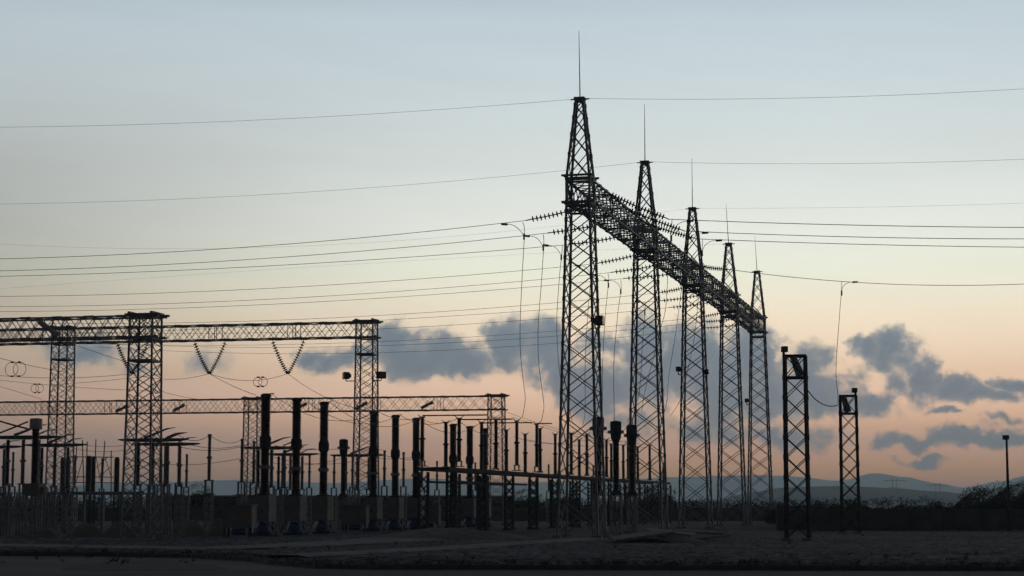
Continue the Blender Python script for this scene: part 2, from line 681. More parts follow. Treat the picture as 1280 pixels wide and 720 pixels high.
def lattice_parts(root, loc, ang, prof, nodes, leg_w, brace_w, rings=(), leg_mat=None, pegs=False, gusset=True):
    """legs (one mesh each) and the bracing of a square lattice column"""
    leg_mat = leg_mat or STEEL
    W = lambda z: interp_lin(z, prof)
    cx, cy = loc[0], loc[1]
    z0, z1 = prof[0][0], prof[-1][0]
    cols = [col_faces(z, W(z), cx, cy, ang) for z in nodes]
    for k in range(4):
        m = MB()
        zz = [p[0] for p in prof]
        for a, b2 in zip(zz, zz[1:]):
            m.bar(col_faces(a, W(a), cx, cy, ang)[k], col_faces(b2, W(b2), cx, cy, ang)[k], leg_w,
                  up=Vector((math.sin(ang), math.cos(ang), 0)))
        if gusset:
            for i in range(1, len(nodes) - 1):
                p = cols[i][k]
                m.box(p, (leg_w * 1.28, leg_w * 1.28, leg_w * 1.8), -ang)
        if pegs and k == 1:
            for i in range(int((z1 - 3) / .45)):
                z = 3 + i * .45
                p = col_faces(z, W(z), cx, cy, ang)[k]
                m.bar(p, p + Vector((math.cos(ang), -math.sin(ang), 0)) * .22, .03)
        m.box(col_faces(.04, W(z0), cx, cy, ang)[k], (leg_w * 2.6, leg_w * 2.6, .08), -ang)
        m.build("leg", leg_mat, root)
    m = MB()
    for lo, hi in zip(cols, cols[1:]):
        for k in range(4):
            j = (k + 1) % 4
            out = ((lo[k] + lo[j]) / 2 - sum(lo, Vector()) / 4).normalized() * (leg_w * .3)
            m.bar(lo[k] + out, hi[j] + out, brace_w)
            m.bar(lo[j] + out * 1.5, hi[k] + out * 1.5, brace_w)
    for z in rings:
        c4 = col_faces(z, W(z), cx, cy, ang)
        for k in range(4):
            m.bar(c4[k], c4[(k + 1) % 4], brace_w * 1.6, brace_w * 2.4)
    m.build("bracing", leg_mat, root)


def interp_lin(x, pts):
    if x <= pts[0][0]:
        return pts[0][1]
    for (x0, y0), (x1, y1) in zip(pts, pts[1:]):
        if x <= x1:
            return y0 + (y1 - y0) * (x - x0) / (x1 - x0)
    return pts[-1][1]


def spaced(z0, z1, n):
    return [z0 + (z1 - z0) * i / n for i in range(n + 1)]


def footing(root, loc, ang, w):
    for p in col_faces(0, w, loc[0], loc[1], ang):
        MB().box((p.x, p.y, .0), (.5, .5, .3), -ang).build("footing", CONCRETE, root)


def floodlight(root, p, face, arm_from, k=1.0):
    """a flood lamp on its bracket, bolted to a lattice column"""
    m = MB()
    ang = math.atan2(face.y, face.x)
    m.box(p, (.42 * k, .66 * k, .52 * k), ang)
    m.box(p - face * (.28 * k), (.16 * k, .42 * k, .3 * k), ang)
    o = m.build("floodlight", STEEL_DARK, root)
    m = MB()
    m.bar(arm_from, (p.x, p.y, p.z - .42), .07)
    m.bar((p.x, p.y, p.z - .42), (p.x, p.y, p.z), .07)
    m.build("lamp_bracket", STEEL_DARK, o)
    m = MB()
    m.box(p + face * (.215 * k), (.02, .58 * k, .44 * k), ang)
    m.build("lamp_glass", LAMP_GLASS, o)


# the five tall towers of the line gantry, one behind the other
ROW0 = Vector((3.93, 109.0, 0))
ROWD = Vector((5.17, 20.6, 0))
GR = math.atan2(ROWD.x, ROWD.y)
RU = Vector((math.cos(GR), -math.sin(GR), 0))
RV = ROWD.normalized()
T_W = [(0, 2.32), (17.6, 1.36), (19.0, 1.36), (24.9, .40)]
ztop = zof(124, 109.0)
zb1 = zof(223, 108.6)
zb0 = zof(252.5, 108.6)
T_W = [(0, 2.3), (zb0, 1.34), (zb1, 1.34), (ztop, .40)]
tower_label = ["tallest lattice tower, nearest of the row of five, spiked with a long lightning rod",
               "second tower of the row of five, just right of the tallest one",
               "middle tower of the row of five carrying the slanting truss",
               "fourth lattice tower of the row, between the middle and the farthest one",
               "shortest looking lattice tower at the far right end of the slanting truss"]
TOW = [ROW0 + ROWD * k for k in range(5)]
for k in range(5):
    P = TOW[k]
    t = thing("lattice_tower", tower_label[k], "lattice tower", P, "lattice towers of the line gantry")
    body = [0.25]
    while body[-1] < zb0 - .6:                        # the panels grow taller towards the wide foot
        body.append(body[-1] + .76 * interp_lin(body[-1], T_W))
    body = [.25 + (z - .25) * (zb0 - .25) / (body[-1] - .25) for z in body]
    nodes = body + [zb1] + [zb1 + (ztop - zb1) * f for f in (.3, .55, .76, .92, 1.0)]
    lattice_parts(t, P, GR, T_W, nodes, .128, .052, rings=(zb0, zb1, zb0 - .5, ztop - .1), pegs=True)
    footing(t, P, GR, 2.3)
    m = MB()
    m.box((P.x, P.y, ztop + .03), (.62, .62, .12), -GR)
    m.bar(P + Vector((0, 0, ztop)) - RU * .55, P + Vector((0, 0, ztop)) + RU * .55, .07)
    m.build("peak_cap", STEEL, t)
    m = MB()
    lean = (-.012, -.0, -.0, -.05, -.05)[k]
    base = P + Vector((0, 0, ztop))
    rod = 4.05 if k < 3 else 3.6
    m.tube([base, base + Vector((lean * rod * .5, 0, rod * .5)), base + Vector((lean * rod, 0, rod))], [.034, .024, .013], 6)
    m.build("lightning_rod", STEEL_DARK, t)
    for zc, wd in ((zb0 - .08, .14), (zb1 + .1, .12)):
        m = MB()
        for i in (-1, 1):
            m.bar(P + RU * (i * .72) - RV * .92 + Vector((0, 0, zc)), P + RU * (i * .72) + RV * .92 + Vector((0, 0, zc)), wd)
            m.bar(P - RU * .95 + RV * (i * .72) + Vector((0, 0, zc + .06)), P + RU * .95 + RV * (i * .72) + Vector((0, 0, zc + .06)), wd)
        m.build("beam_seat", STEEL, t)
    for py_, sd in {0: [(403, 1)], 2: [(462, -1), (466, 1)], 4: [(501, -1)]}.get(k, []):
        zf = zof(py_, P.y)
        w = interp_lin(zf, T_W) / 2
        q = P + RU * (sd * (w + (.42 if k == 0 else .28))) - RV * w + Vector((0, 0, zf))
        floodlight(t, q, Vector((RU.x, RU.y, 0)) * sd, P + RU * (sd * w) - RV * w + Vector((0, 0, zf - .42)), 1.0 if k == 0 else .72)


def truss_span(root, name, P, Q, width, height, panels, chord_w, lace_w, material, double=True):
    """box truss from P to Q (centre line of its underside)"""
    P, Q = Vector(P), Vector(Q)
    d = (Q - P).normalized()
    s = d.cross(Vector((0, 0, 1))).normalized() * (width / 2)
    up = Vector((0, 0, height))
    sp = thing_part(name, root, P)
    L = (Q - P).length
    for off in (s, -s, s + up, -s + up):
        m = MB()
        m.bar(P + off, Q + off, chord_w)
        n = max(2, int(L / 1.9))
        for i in range(n + 1):                       # splice plates make the chords uneven
            c = P + off + d * (L * i / n)
            m.bar(c - d * .3, c + d * .3, chord_w * 1.45)
        m.build("chord", material, sp)
    m = MB()
    for i in range(panels):
        a, b2 = P + d * (L * i / panels), P + d * (L * (i + 1) / panels)
        for p0, p1 in ((s, s + up), (-s, -s + up), (s, -s), (s + up, -s + up)):
            m.bar(a + p0, b2 + p1, lace_w)
            if double:
                m.bar(a + p1, b2 + p0, lace_w)
    m.build("lacing", material, sp)
    for f in ([0.0, 1.0] if L < 12 else [0, .24, .265, .49, .515, .74, .765, 1.0]):
        a = P + d * (L * f)
        m = MB()
        m.bar(a + s, a + s + up, lace_w * 1.3)
        m.bar(a - s, a - s + up, lace_w * 1.3)
        m.bar(a + s, a - s, lace_w * 1.3)
        m.bar(a + s + up, a - s + up, lace_w * 1.3)
        m.build("cross_frame", material, sp)
    return sp


def thing_part(name, root, P):
    """an Empty that is a part of root, at the world point P"""
    o = bpy.data.objects.new(name, None)
    o.empty_display_size = .2
    COL.objects.link(o)
    o.parent = root
    o.location = Vector(P) - parent_loc(root)
    return o


bz = zb0 + .02
bh = zb1 - zb0 - .1
beam = thing("truss_beam", "long slanting box truss beam running through the tops of the five tall towers", "truss beam",
             TOW[0] + Vector((0, 0, bz)))
for k in range(4):
    a, c = TOW[k] + RV * .02, TOW[k + 1] - RV * .02
    truss_span(beam, "span", a + Vector((0, 0, bz)), c + Vector((0, 0, bz)), 1.5, bh, 19, .10, .05, STEEL)


# yard gantries on the left
def yard_column(P, H, label, nm, w0=1.72, w1=1.34, lamps=None, ledge=True, cap=True):
    t = thing("gantry_column", label, "lattice column", P, "lattice columns of the yard gantries")
    n = int(H / .86)
    lattice_parts(t, P, GAM, [(0, w0), (H * .55, w1 + .12), (H, w1)], spaced(.2, H, n),     .098, .043,
                  rings=(H - .05, H - 1.3) + ((H - 2.55,) if ledge else ()), gusset=False)
    footing(t, P, GAM, w0)
    if cap:
        m = MB()
        for i in (-1, 1):
            m.bar(P + EV * (i * w1 / 2) - EU * (w1 / 2 + .3) + Vector((0, 0, H + .06)), P + EV * (i * w1 / 2) + EU * (w1 / 2 + .45) + Vector((0, 0, H + .06)), .2, .12)
            m.bar(P + EU * (i * w1 / 2) - EV * (w1 / 2 + .2) + Vector((0, 0, H + .16)), P + EU * (i * w1 / 2) + EV * (w1 / 2 + .2) + Vector((0, 0, H + .16)), .16, .1)
        m.build("cap_frame", STEEL, t)
    if ledge:
        m = MB()
        m.box((P.x, P.y, H - 2.5), (w1 * .96, w1 * .96, .07), -GAM)
        m.build("ledge", STEEL, t)
    for sd in (lamps or ()):
        z = zof(470, P.y)
        q = P + EU * (sd * (w1 / 2 + .75)) - EV * (w1 / 2 + .1) + Vector((0, 0, z))
        floodlight(t, q, (EU * sd - EV * .6).normalized(), P + EU * (sd * (w1 / 2)) - EV * (w1 / 2) + Vector((0, 0, z - .42)))
    return t


YB_, YC_, YL_ = 108.0, 149.0, 184.0
PB = gp(176.5, YB_)
PC = gp(456.5, YC_)
PL = gp(620.5, YL_)
ZB = zof(392, YB_) - .15
ZC = zof(401, YC_) - .1
ZL = zof(493.5, YL_) - .1
LEFT = -EU


def on_line(P, px, z=0.0):
    """the point of the gantry line through P seen at a column"""
    lo, hi = -60.0, 90.0
    for _ in range(60):
        mid = (lo + hi) / 2
        q = P + LEFT * mid
        if (q.x / (q.y * CT + (z - CAM_H) * ST)) * F + 640 > px:
            lo = mid
        else:
            hi = mid
    return P + LEFT * lo


PD = on_line(PC, 73.0)
PL2 = on_line(PL, 314.0)
yard_column(PB, ZB, "wide lattice column at the right end of the nearest and lowest hung gantry beam", "B")
yard_column(PB + LEFT * 24, ZB, "lattice column at the far left end of the nearest gantry beam", "B")
yard_column(PC, ZC, "lattice column with two floodlights on side brackets, right end of the upper gantry", "C", lamps=(-1, 1))
yard_column(PD, ZC, "left lattice column of the upper gantry, left of the wide column", "D", ledge=True)
yard_column(PC + LEFT * ((PC - PD).length * 2), ZC, "outermost left lattice column of the upper gantry", "D")
yard_column(PL, ZL, "far lattice column at the right end of the lower gantry beam", "L", ledge=False)
yard_column(PL2, ZL, "far lattice column of the lower gantry, just left of the tallest black bushing", "L", ledge=False)
yard_column(PL2 + LEFT * 30, ZL, "leftmost far lattice column of the lower gantry", "L", ledge=False)


def yard_beam(P, Q, ztop_, label, hgt, width, panels, cw=.09, lw=.038):
    t = thing("gantry_beam", label, "gantry beam", (P.x, P.y, ztop_ - hgt), "beams of the yard gantries")
    up = Vector((0, 0, ztop_ - hgt))
    truss_span(t, "span", P + up, Q + up, width, hgt, panels, cw, lw, STEEL)
    return t


yard_beam(PB - LEFT * .7, PB + LEFT * 24.6, ZB - .02, "nearest yard gantry beam, entering from the left edge and ending at the wide column", 1.18, 1.24, 30)
SP = (PC - PD).length
tb = yard_beam(PC - LEFT * .66, PD, ZC - .02, "upper lattice gantry beam with V shaped insulators, ending at the floodlit column", 1.17, 1.22, 26)
truss_span(tb, "span", PD + Vector((0, 0, ZC - 1.19)), PD + LEFT * SP + Vector((0, 0, ZC - 1.19)), 1.22, 1.17, 26, .09, .038, STEEL)
tl = yard_beam(PL - LEFT * .68, PL2, ZL - .02, "lower lattice gantry beam running behind the black bushings", 1.3, 1.22, 22)
truss_span(tl, "span", PL2 + Vector((0, 0, ZL - 1.32)), PL2 + LEFT * 30 + Vector((0, 0, ZL - 1.32)), 1.22, 1.3, 27, .09, .038, STEEL)

# pale floodlights lying along the underside of the lower and upper beams
for px, P0, z0, lab in ((380, PL, ZL - .85, "pale slanted floodlight on the lower beam left of the floodlit column"),
                        (537, PL, ZL - .85, "pale slanted floodlight on the lower beam right of the floodlit column"),
                        (455, PL, ZL - .85, "pale slanted floodlight on the lower beam behind the floodlit column"),
                        (157, PL, ZL - .85, "pale slanted floodlight on the lower beam behind the wide column"),
                        (228, PL, ZL - .85, "pale slanted floodlight on the lower beam right of the wide column"),
                        (70, PB, zof(418, 112), "largest pale tubular floodlight hung across the nearest beam above the left gantry column")):
    q = on_line(P0, px, z0) - EV * .95
    big = .85 if P0 is PB else .8
    t = thing("floodlight", lab, "floodlight", (q.x, q.y, z0), "floodlights on the gantry beams")
    d = (EU * (.86 if P0 is not PB else .9) + Vector((0, 0, .42 if P0 is not PB else -.62))).normalized()
    m = MB()
    m.lathe(Vector((q.x, q.y, z0)) - d * (.85 * big), d, [(.02, 0), (.17 * big, .02), (.19 * big, .5 * big), (.15 * big, 1.0 * big), (.21 * big, 1.35 * big), (.23 * big, 1.65 * big), (.02, 1.7 * big)], 10)
    m.build("lamp_housing", PAINT_PALE if P0 is not PB else PAINT_PALE, t)
    m = MB()
    m.bar(Vector((q.x, q.y, z0)), Vector((q.x, q.y, z0)) + EV * .4, .08)
    m.build("lamp_bracket", STEEL_DARK, t)

# ------------------------------------------------------------------ insulator strings, conductors


def disc_string(m, P, Q, n, r=.145, core=.035, sag=0.0):
    P, Q = Vector(P), Vector(Q)
    L = (Q - P).length
    d = (Q - P).normalized()
    prevp = None
    for i in range(n):
        f = (i + .5) / n
        c = P.lerp(Q, f) + Vector((0, 0, -sag * 4 * f * (1 - f)))
        m.lathe(c - d * (.05), d, [(core, 0), (r, .035), (r * .98, .06), (core * 1.6, .10)], 9)
    pts = [P.lerp(Q, i / 8) + Vector((0, 0, -sag * 4 * (i / 8) * (1 - i / 8))) for i in range(9)]
    m.tube(pts, core, 6)


def string_thing(name, P, Q, label, group, n=12, r=.19):
    t = thing(name, label, "insulator string", P, group)
    P, Q = Vector(P), Vector(Q)
    d = (Q - P).normalized()
    L = (Q - P).length
    m = MB()
    disc_string(m, P + d * .22, Q - d * .18, n, r, .035, .05)
    m.build("discs", GLASS_DISC, t)
    MB().bar(P, P + d * .24, .06).build("end_fitting", STEEL_DARK, t)
    MB().bar(Q - d * .2, Q + d * .12, .06).build("end_fitting", STEEL_DARK, t)
    return t


def along(P, d, px, z):
    """point P + d*s seen at a column (for a point about z high)"""
    kx = (px - 640) / F
    # (Px + s dx) = kx * ((Py + s dy) CT + (z - h) ST)
    s = (kx * (P.y * CT + (z - CAM_H) * ST) - P.x) / (d.x - kx * d.y * CT)
    return s


def on_plane(P, d, px, py):
    """where the sight line of a pixel meets the upright plane through P along d"""
    z = P.z
    for _ in range(6):
        s = along(P, d, px, z)
        q = P + d * s
        z = zof(py, q.y)
    return Vector((q.x, q.y, z)), s


def wire_thing(name, pts, label, cat, r=.022, group=None, n=5, material=None):
    m = MB()
    m.tube(pts, r, n)
    o = m.build(name, material or WIRE, None, pts[0])
    return tag(o, label, cat, group)


def span_wire(P, d, targets, extra, label, group, name="conductor", r=.02, steps=40):
    """a sagging wire from P in the direction d: a parabola through the observed heights"""
    S, Zs = [0.0], [P.z]
    for px, py in targets:
        q, s = on_plane(P, d, px, py)
        S.append(s)
        Zs.append(q.z)
    if len(S) == 2:
        f = lambda s: Zs[0] + (Zs[1] - Zs[0]) * s / S[1]
    else:
        def f(s):
            (a, b2, c), (za, zb_, zc) = S[:3], Zs[:3]
            return za * (s - b2) * (s - c) / ((a - b2) * (a - c)) + zb_ * (s - a) * (s - c) / ((b2 - a) * (b2 - c)) + zc * (s - a) * (s - b2) / ((c - a) * (c - b2))
    end = S[-1] + extra
    pts = []
    for i in range(steps + 1):
        s = end * i / steps
        q = P + d * s
        pts.append(Vector((q.x, q.y, f(s))))
    return wire_thing(name, pts, label, "power line", r, group)


DL = -RU                                  # the line conductors leave square to the truss
bay_name = ["first", "second", "third", "fourth"]
ph_name = ["near", "middle", "far"]
LEFT_END = [[(660, 275), (686.5, 291), (713, 305.5)],
            [(747.5, 329), (765.5, 340.3), (781, 348)],
            [(824, 365.8), (826, 376), (838, 384.3)],
            [(871, 397), (880, 402.3), (881, 410)]]
LEFT_WIRE = [[[(480, 294.6), (0, 323.6)], [(480, 311.5), (0, 338.6)], [(480, 323.6), (0, 345.4)]],
             [[(480, 351.8), (0, 370.5)], [(480, 365.4), (0, 383.3)], [(480, 372.4), (0, 389.5)]],
             [[(640, 383), (400, 398)], [(640, 390), (400, 404.5)], [(640, 401.5), (400, 414)]],
             [[(640, 417.8), (400, 429.6)], [(640, 424), (400, 433.8)], [(640, 433), (400, 442)]]]
FR = [.2, .52, .8]
WIRE_P = {}
for b_ in range(4):
    for j in range(3):
        A = TOW[b_].lerp(TOW[b_ + 1], FR[j]) - RU * .75 + Vector((0, 0, bz + .42))
        q, s = on_plane(A, DL, *LEFT_END[b_][j])
        if s < 1.6:
            q = A + DL * 2.3 + Vector((0, 0, -.55))
        lab = "%s disc insulator string on the left of the truss between its %s and %s towers" % (ph_name[j], bay_name[b_], (bay_name + ["fifth"])[b_ + 1])
        string_thing("tension_insulator", A, q, lab, "tension strings on the left of the truss", 12)
        lab = "%s line conductor running left from the truss bay between towers %s and %s" % (ph_name[j], ("one", "two", "three", "four")[b_], ("two", "three", "four", "five")[b_])
        span_wire(q + (q - A).normalized() * .1, DL, LEFT_WIRE[b_][j], 25, lab, "conductors to the left of the truss", r=.018 if b_ == 0 else .016)
        WIRE_P[(b_, j)] = q

RIGHT_END = [(834, 273.2), (853.5, 288), (869, 298)]
RIGHT_WIRE = [[(1050, 281), (1280, 284.3)], [(1060, 296), (1280, 298.6)], [(1060, 305), (1280, 309)]]
RW = {}
for j in range(3):
    A = TOW[0].lerp(TOW[1], (.2, .5, .78)[j]) + RU * .75 + Vector((0, 0, bz + bh * .95))
    q, s = on_plane(A, RU, *RIGHT_END[j])
    string_thing("tension_insulator", A, q, "%s disc insulator string on the right of the truss, pointing right from its first bay" % ph_name[j],
                 "tension strings on the right of the truss", 18)
    span_wire(q + (q - A).normalized() * .1, RU, RIGHT_WIRE[j], 12, "%s of three line conductors running right from the truss" % ("topmost", "middle", "lowest")[j],
              "conductors to the right of the truss", r=.021)
    RW[j] = (A, q)
A = TOW[1].lerp(TOW[2], .86) + RU * .75 + Vector((0, 0, bz + bh * .9))
q, s = on_plane(A, RU, 912.5, 337)
string_thing("tension_insulator", A, q, "single disc insulator string on the right of the truss beside its middle tower", "tension strings on the right of the truss", 15)
span_wire(q + (q - A).normalized() * .1, RU, [(1055, 352), (1280, 355)], 15, "lone low conductor running right with a wire drop beside the two short masts",
          "conductors to the right of the truss", r=.022)
A4, Q4 = A, q

# earth wires on the tower peaks
for k, tg, tl_ in ((0, [(430, 144.5), (0, 159)], "topmost earth wire running left from the tallest tower"),
                   (1, [(430, 237), (0, 255)], "earth wire running left from the second tower"),
                   (2, [(480, 302), (0, 305)], "faint earth wire running left from the middle tower"),
                   (3, [(480, 328), (0, 361)], "faint earth wire running left from the fourth tower")):
    P = TOW[k] + Vector((0, 0, ztop + .02)) - RU * .5
    span_wire(P, DL, tg, 25, tl_, "earth wires to the left", "earth_wire", r=.009 if k < 2 else .006)
for k, tg, tl_ in ((0, [(1000, 122.5), (1280, 111)], "topmost earth wire running right from the tallest tower"),
                   (1, [(1050, 204.5), (1280, 199)], "earth wire running right from the second tower"),
                   (2, [(1080, 259), (1280, 254)], "earth wire running right from the middle tower")):
    P = TOW[k] + Vector((0, 0, ztop + .02)) + RU * .5
    span_wire(P, RU, tg, 15, tl_, "earth wires to the right", "earth_wire", r=.009 if k < 2 else .006)


# down leads: a dropper with a clamp and a curved jumper
def smooth_path(pts, sub=6):
    out = []
    n = len(pts)
    for i in range(n - 1):
        p0, p1, p2, p3 = pts[max(i - 1, 0)], pts[i], pts[i + 1], pts[min(i + 2, n - 1)]
        for k in range(sub):
            t = k / sub
            out.append(.5 * ((2 * p1) + (p2 - p0) * t + (2 * p0 - 5 * p1 + 4 * p2 - p3) * t * t + (3 * p1 - p0 - 3 * p2 + p3) * t ** 3))
    out.append(pts[-1])
    return out


def down_lead(P, d, pix, jump, label, Y_end, r=.02, clamp_at=None):
    """P: a point on the conductor; pix: the lead downwards; jump: the curved loop to the clamp further out"""
    t = thing("down_lead", label, "down lead", P, "down leads from the line conductors")
    n = len(pix)
    pts = []
    for i, (px, py) in enumerate(pix):
        Y = P.y + (Y_end - P.y) * (i / (n - 1)) ** 1.3
        pts.append(at(px, py, Y))
    m = MB()
    m.tube(smooth_path(pts), r, 5)
    m.build("dropper", WIRE, t)
    if jump:
        jp = [at(px, py, P.y) for px, py in jump]
        m = MB()
        m.tube(smooth_path(jp), r * .9, 5)
        m.build("jumper_loop", WIRE, t)
        dd = (jp[1] - jp[0]).normalized()
        MB().bar(jp[0] - dd * .18, jp[0] + dd * .22, .12).build("clamp", STEEL_DARK, t)
        MB().bar(jp[-1] + Vector((0, 0, .15)), jp[-1] - Vector((0, 0, .22)), .11).build("clamp", STEEL_DARK, t)
    return t


Q = WIRE_P
down_lead(Q[(0, 0)] + DL * .3, DL, [(653, 277.5), (655.2, 283), (655.4, 295), (653, 340), (650.3, 400), (650.6, 440), (654.5, 480), (656.5, 500), (653, 522)],
          [(630, 280.3), (640, 281), (649, 287), (655, 295)], "leftmost long down lead hanging left of the tallest tower", 135)
down_lead(Q[(0, 1)] + DL * .3, DL, [(679, 293), (679.7, 298), (679.5, 309), (677, 350), (672.7, 410), (673.5, 455), (678, 490), (679.8, 510), (676.5, 527)],
          [(658, 295), (668, 296), (675, 302), (679, 309)], "middle long down lead hanging left of the tallest tower", 140)
down_lead(Q[(0, 2)] + DL * .3, DL, [(703, 307), (702.6, 312), (701.8, 322), (699, 350), (696, 400), (697.5, 445), (702, 480), (710, 505), (716, 530)],
          [(682, 306.5), (692, 308), (699, 315), (701.6, 321)], "down lead brushing the left legs of the tallest tower", 146)
down_lead(Q[(1, 0)] + DL * .3, DL, [(738, 331), (738.5, 336), (738.5, 346), (735, 390), (731.5, 450), (731.5, 500), (731, 520), (728, 532)],
          [(722, 332), (730, 333), (736, 339), (738.5, 346)], "down lead seen through the lattice of the tallest tower", 160)
down_lead(Q[(1, 1)] + DL * .3, DL, [(760, 342), (761, 347), (760.5, 356), (757, 390), (753.5, 450), (753, 500), (753, 520)],
          [(744, 344), (752, 345), (758, 350), (760.5, 356)], "left of two down leads between the tallest and second towers", 150)
down_lead(Q[(1, 2)] + DL * .3, DL, [(776, 350), (776.5, 355), (776, 364), (772, 395), (767.5, 450), (767.5, 500), (768, 526)],
          [(758, 350.5), (767, 351), (774, 357), (776, 364)], "right of two down leads between the tallest and second towers", 119)
down_lead(Q[(2, 0)] + DL * .3, DL, [(806, 377), (806.5, 383), (806, 395), (803, 430), (801, 470), (797, 500), (784, 527)],
          [(796, 377), (801, 378), (805, 384), (806, 391)], "down lead seen through the lattice of the second tower, bending left", 128)
down_lead(RW[0][1] + RU * .2, RU, [(840, 275), (839.5, 283), (838, 300), (835, 340), (832, 385), (826, 410), (816, 450), (806, 490), (802, 515)],
          [(863, 276.3), (853, 277.5), (845, 283), (839, 297)], "long slanting down lead crossing behind the second tower", 168)
down_lead(RW[1][1] + RU * .2, RU, [(859, 289.5), (858.5, 297), (857, 309), (852, 360), (844, 420), (836, 470), (832, 510), (818, 540)],
          [(882, 291), (870, 292), (862, 298), (858, 309)], "long slanting down lead between the second and middle towers", 180)
down_lead(RW[2][1] + RU * .2, RU, [(878.5, 299.5), (878, 306), (877.5, 316), (874, 360), (868, 420), (858, 470), (850, 500), (838, 520)],
          [(899, 300.6), (889, 301.5), (881, 307), (877.6, 316)], "slanting down lead crossing the middle tower of the row", 180)
down_lead(Q4 + RU * 6.3, RU, [(1052.5, 351.5), (1052, 358), (1051.5, 367), (1049, 400), (1046, 440), (1045, 470), (1047, 490), (1047.5, 506)],
          [(1069, 352.5), (1061, 353), (1054, 358), (1052, 366)], "lone down lead dropping beside the two short masts", 116)

# V strings under the upper gantry
VA = {}
for px, lab in ((-24, "V shaped insulator half cut by the left edge of the picture"), (165, "V shaped insulator seen through the wide lattice column"),
                (262, "V shaped insulator midway along the upper beam, left of the two clear ones"),
                (360, "V shaped insulator nearest the floodlit column")):
    c = on_line(PC, px, ZC - 3)
    top = ZC - 1.25
    apex = Vector((c.x, c.y, zof(465.5, c.y)))
    t = thing("v_insulator", lab, "V insulator", (c.x, c.y, top), "V insulators under the upper gantry beam")
    for sd in (-1, 1):
        A = Vector((c.x, c.y, top)) + EU * (sd * 1.28)
        m = MB()
        disc_string(m, A + Vector((0, 0, -.12)), apex + EU * (sd * .08), 14, .185, .035, .16)
        m.bar(A + Vector((0, 0, .1)), A + Vector((0, 0, -.15)), .05)
        m.build("insulator_string", GLASS_DISC, t)
    m = MB()
    m.box(apex + Vector((0, 0, -.04)), (.3, .12, .16), -GAM)
    m.build("clamp", STEEL_DARK, t)
    VA[px] = apex + Vector((0, 0, -.1))


# ------------------------------------------------------------------ switchyard apparatus
def shed_profile(z0, z1, n, core, shed):
    pr = [(core, z0)]
    st = (z1 - z0) / n
    for i in range(n):
        z = z0 + st * i
        pr += [(core, z + st * .1), (shed, z + st * .42), (shed * .97, z + st * .56), (core, z + st * .9)]
    pr.append((core, z1))
    return pr


Z0 = Vector((0, 0, 0))
UPV = Vector((0, 0, 1))


def cyl(name, material, root, c, r0, r1, z0, z1, n=12):
    return MB().lathe((c[0], c[1], 0), UPV, [(r0, z0), (r1, z1)], n).build(name, material, root)


def boxp(name, material, root, c, size, rz=0.0):
    return MB().box(c, size, rz).build(name, material, root)


def make_breaker(label):
    t = thing("circuit_breaker", label, "circuit breaker", Z0, "black circuit breaker poles on grey cabinets")
    m = MB()
    m.box((0, -.55, .09), (1.2, .12, .14))
    m.box((0, .55, .09), (1.2, .12, .14))
    m.box((-.5, 0, .10), (.1, 1.2, .1))
    m.box((.5, 0, .10), (.1, 1.2, .1))
    m.build("base_frame", STEEL_DARK, t)
    MB().lathe((0, -.15, .12), UPV, [(.40, 0), (.46, .16), (.45, .34), (.37, .52), (.24, .64), (.12, .7)], 16).build("drum", BLUE, t)
    for sx, x1, mt in ((.36, .80, STEEL_PALE), (.44, 1.28, STEEL_PALE), (-.40, -.78, STEEL_DARK)):
        MB().bar((sx, -.5, .93), (x1, -.62, .06), .065).build("strut", mt, t)
    for sx in (-.36, .36):
        MB().bar((sx, .45, .12), (sx, .45, .9), .1).build("rear_post", STEEL_DARK, t)
    c = boxp("cabinet", PAINT_GREY, t, (0, 0, 1.63), (1.0, 1.3, 1.52))
    boxp("door", PAINT_GREY, c, (0, -.665, 1.62), (.86, .025, 1.36))
    boxp("handle", STEEL_DARK, c, (.1, -.695, 1.45), (.05, .035, .2))
    boxp("warning_plate", YELLOW, c, (.508, -.42, 1.72), (.014, .2, .26))
    boxp("top_plate", STEEL_DARK, t, (0, 0, 2.44), (.66, .66, .09))
    cyl("flange", STEEL_DARK, t, (0, 0), .27, .27, 2.49, 2.6)
    MB().lathe(Z0, UPV, shed_profile(2.6, 3.98, 16, .225, .285), 12).build("lower_insulator", PORCELAIN, t)
    cyl("collar", STEEL, t, (0, 0), .34, .34, 3.96, 4.16)
    MB().lathe(Z0, UPV, shed_profile(4.16, 5.25, 13, .22, .285), 12).build("middle_insulator", PORCELAIN, t)
    MB().lathe(Z0, UPV, [(.27, 5.22), (.34, 5.34), (.345, 5.72), (.30, 5.88)], 12).build("head", STEEL_DARK, t)
    MB().lathe(Z0, UPV, shed_profile(5.88, 8.2, 26, .235, .305), 12).build("upper_insulator", PORCELAIN, t)
    MB().lathe(Z0, UPV, [(.24, 8.18), (.33, 8.22), (.33, 8.32), (.18, 8.40)], 12).build("top_cap", STEEL_DARK, t)
    MB().bar((0, 0, 8.36), (.5, 0, 8.40), .05).build("terminal", STEEL_PALE, t)
    return t


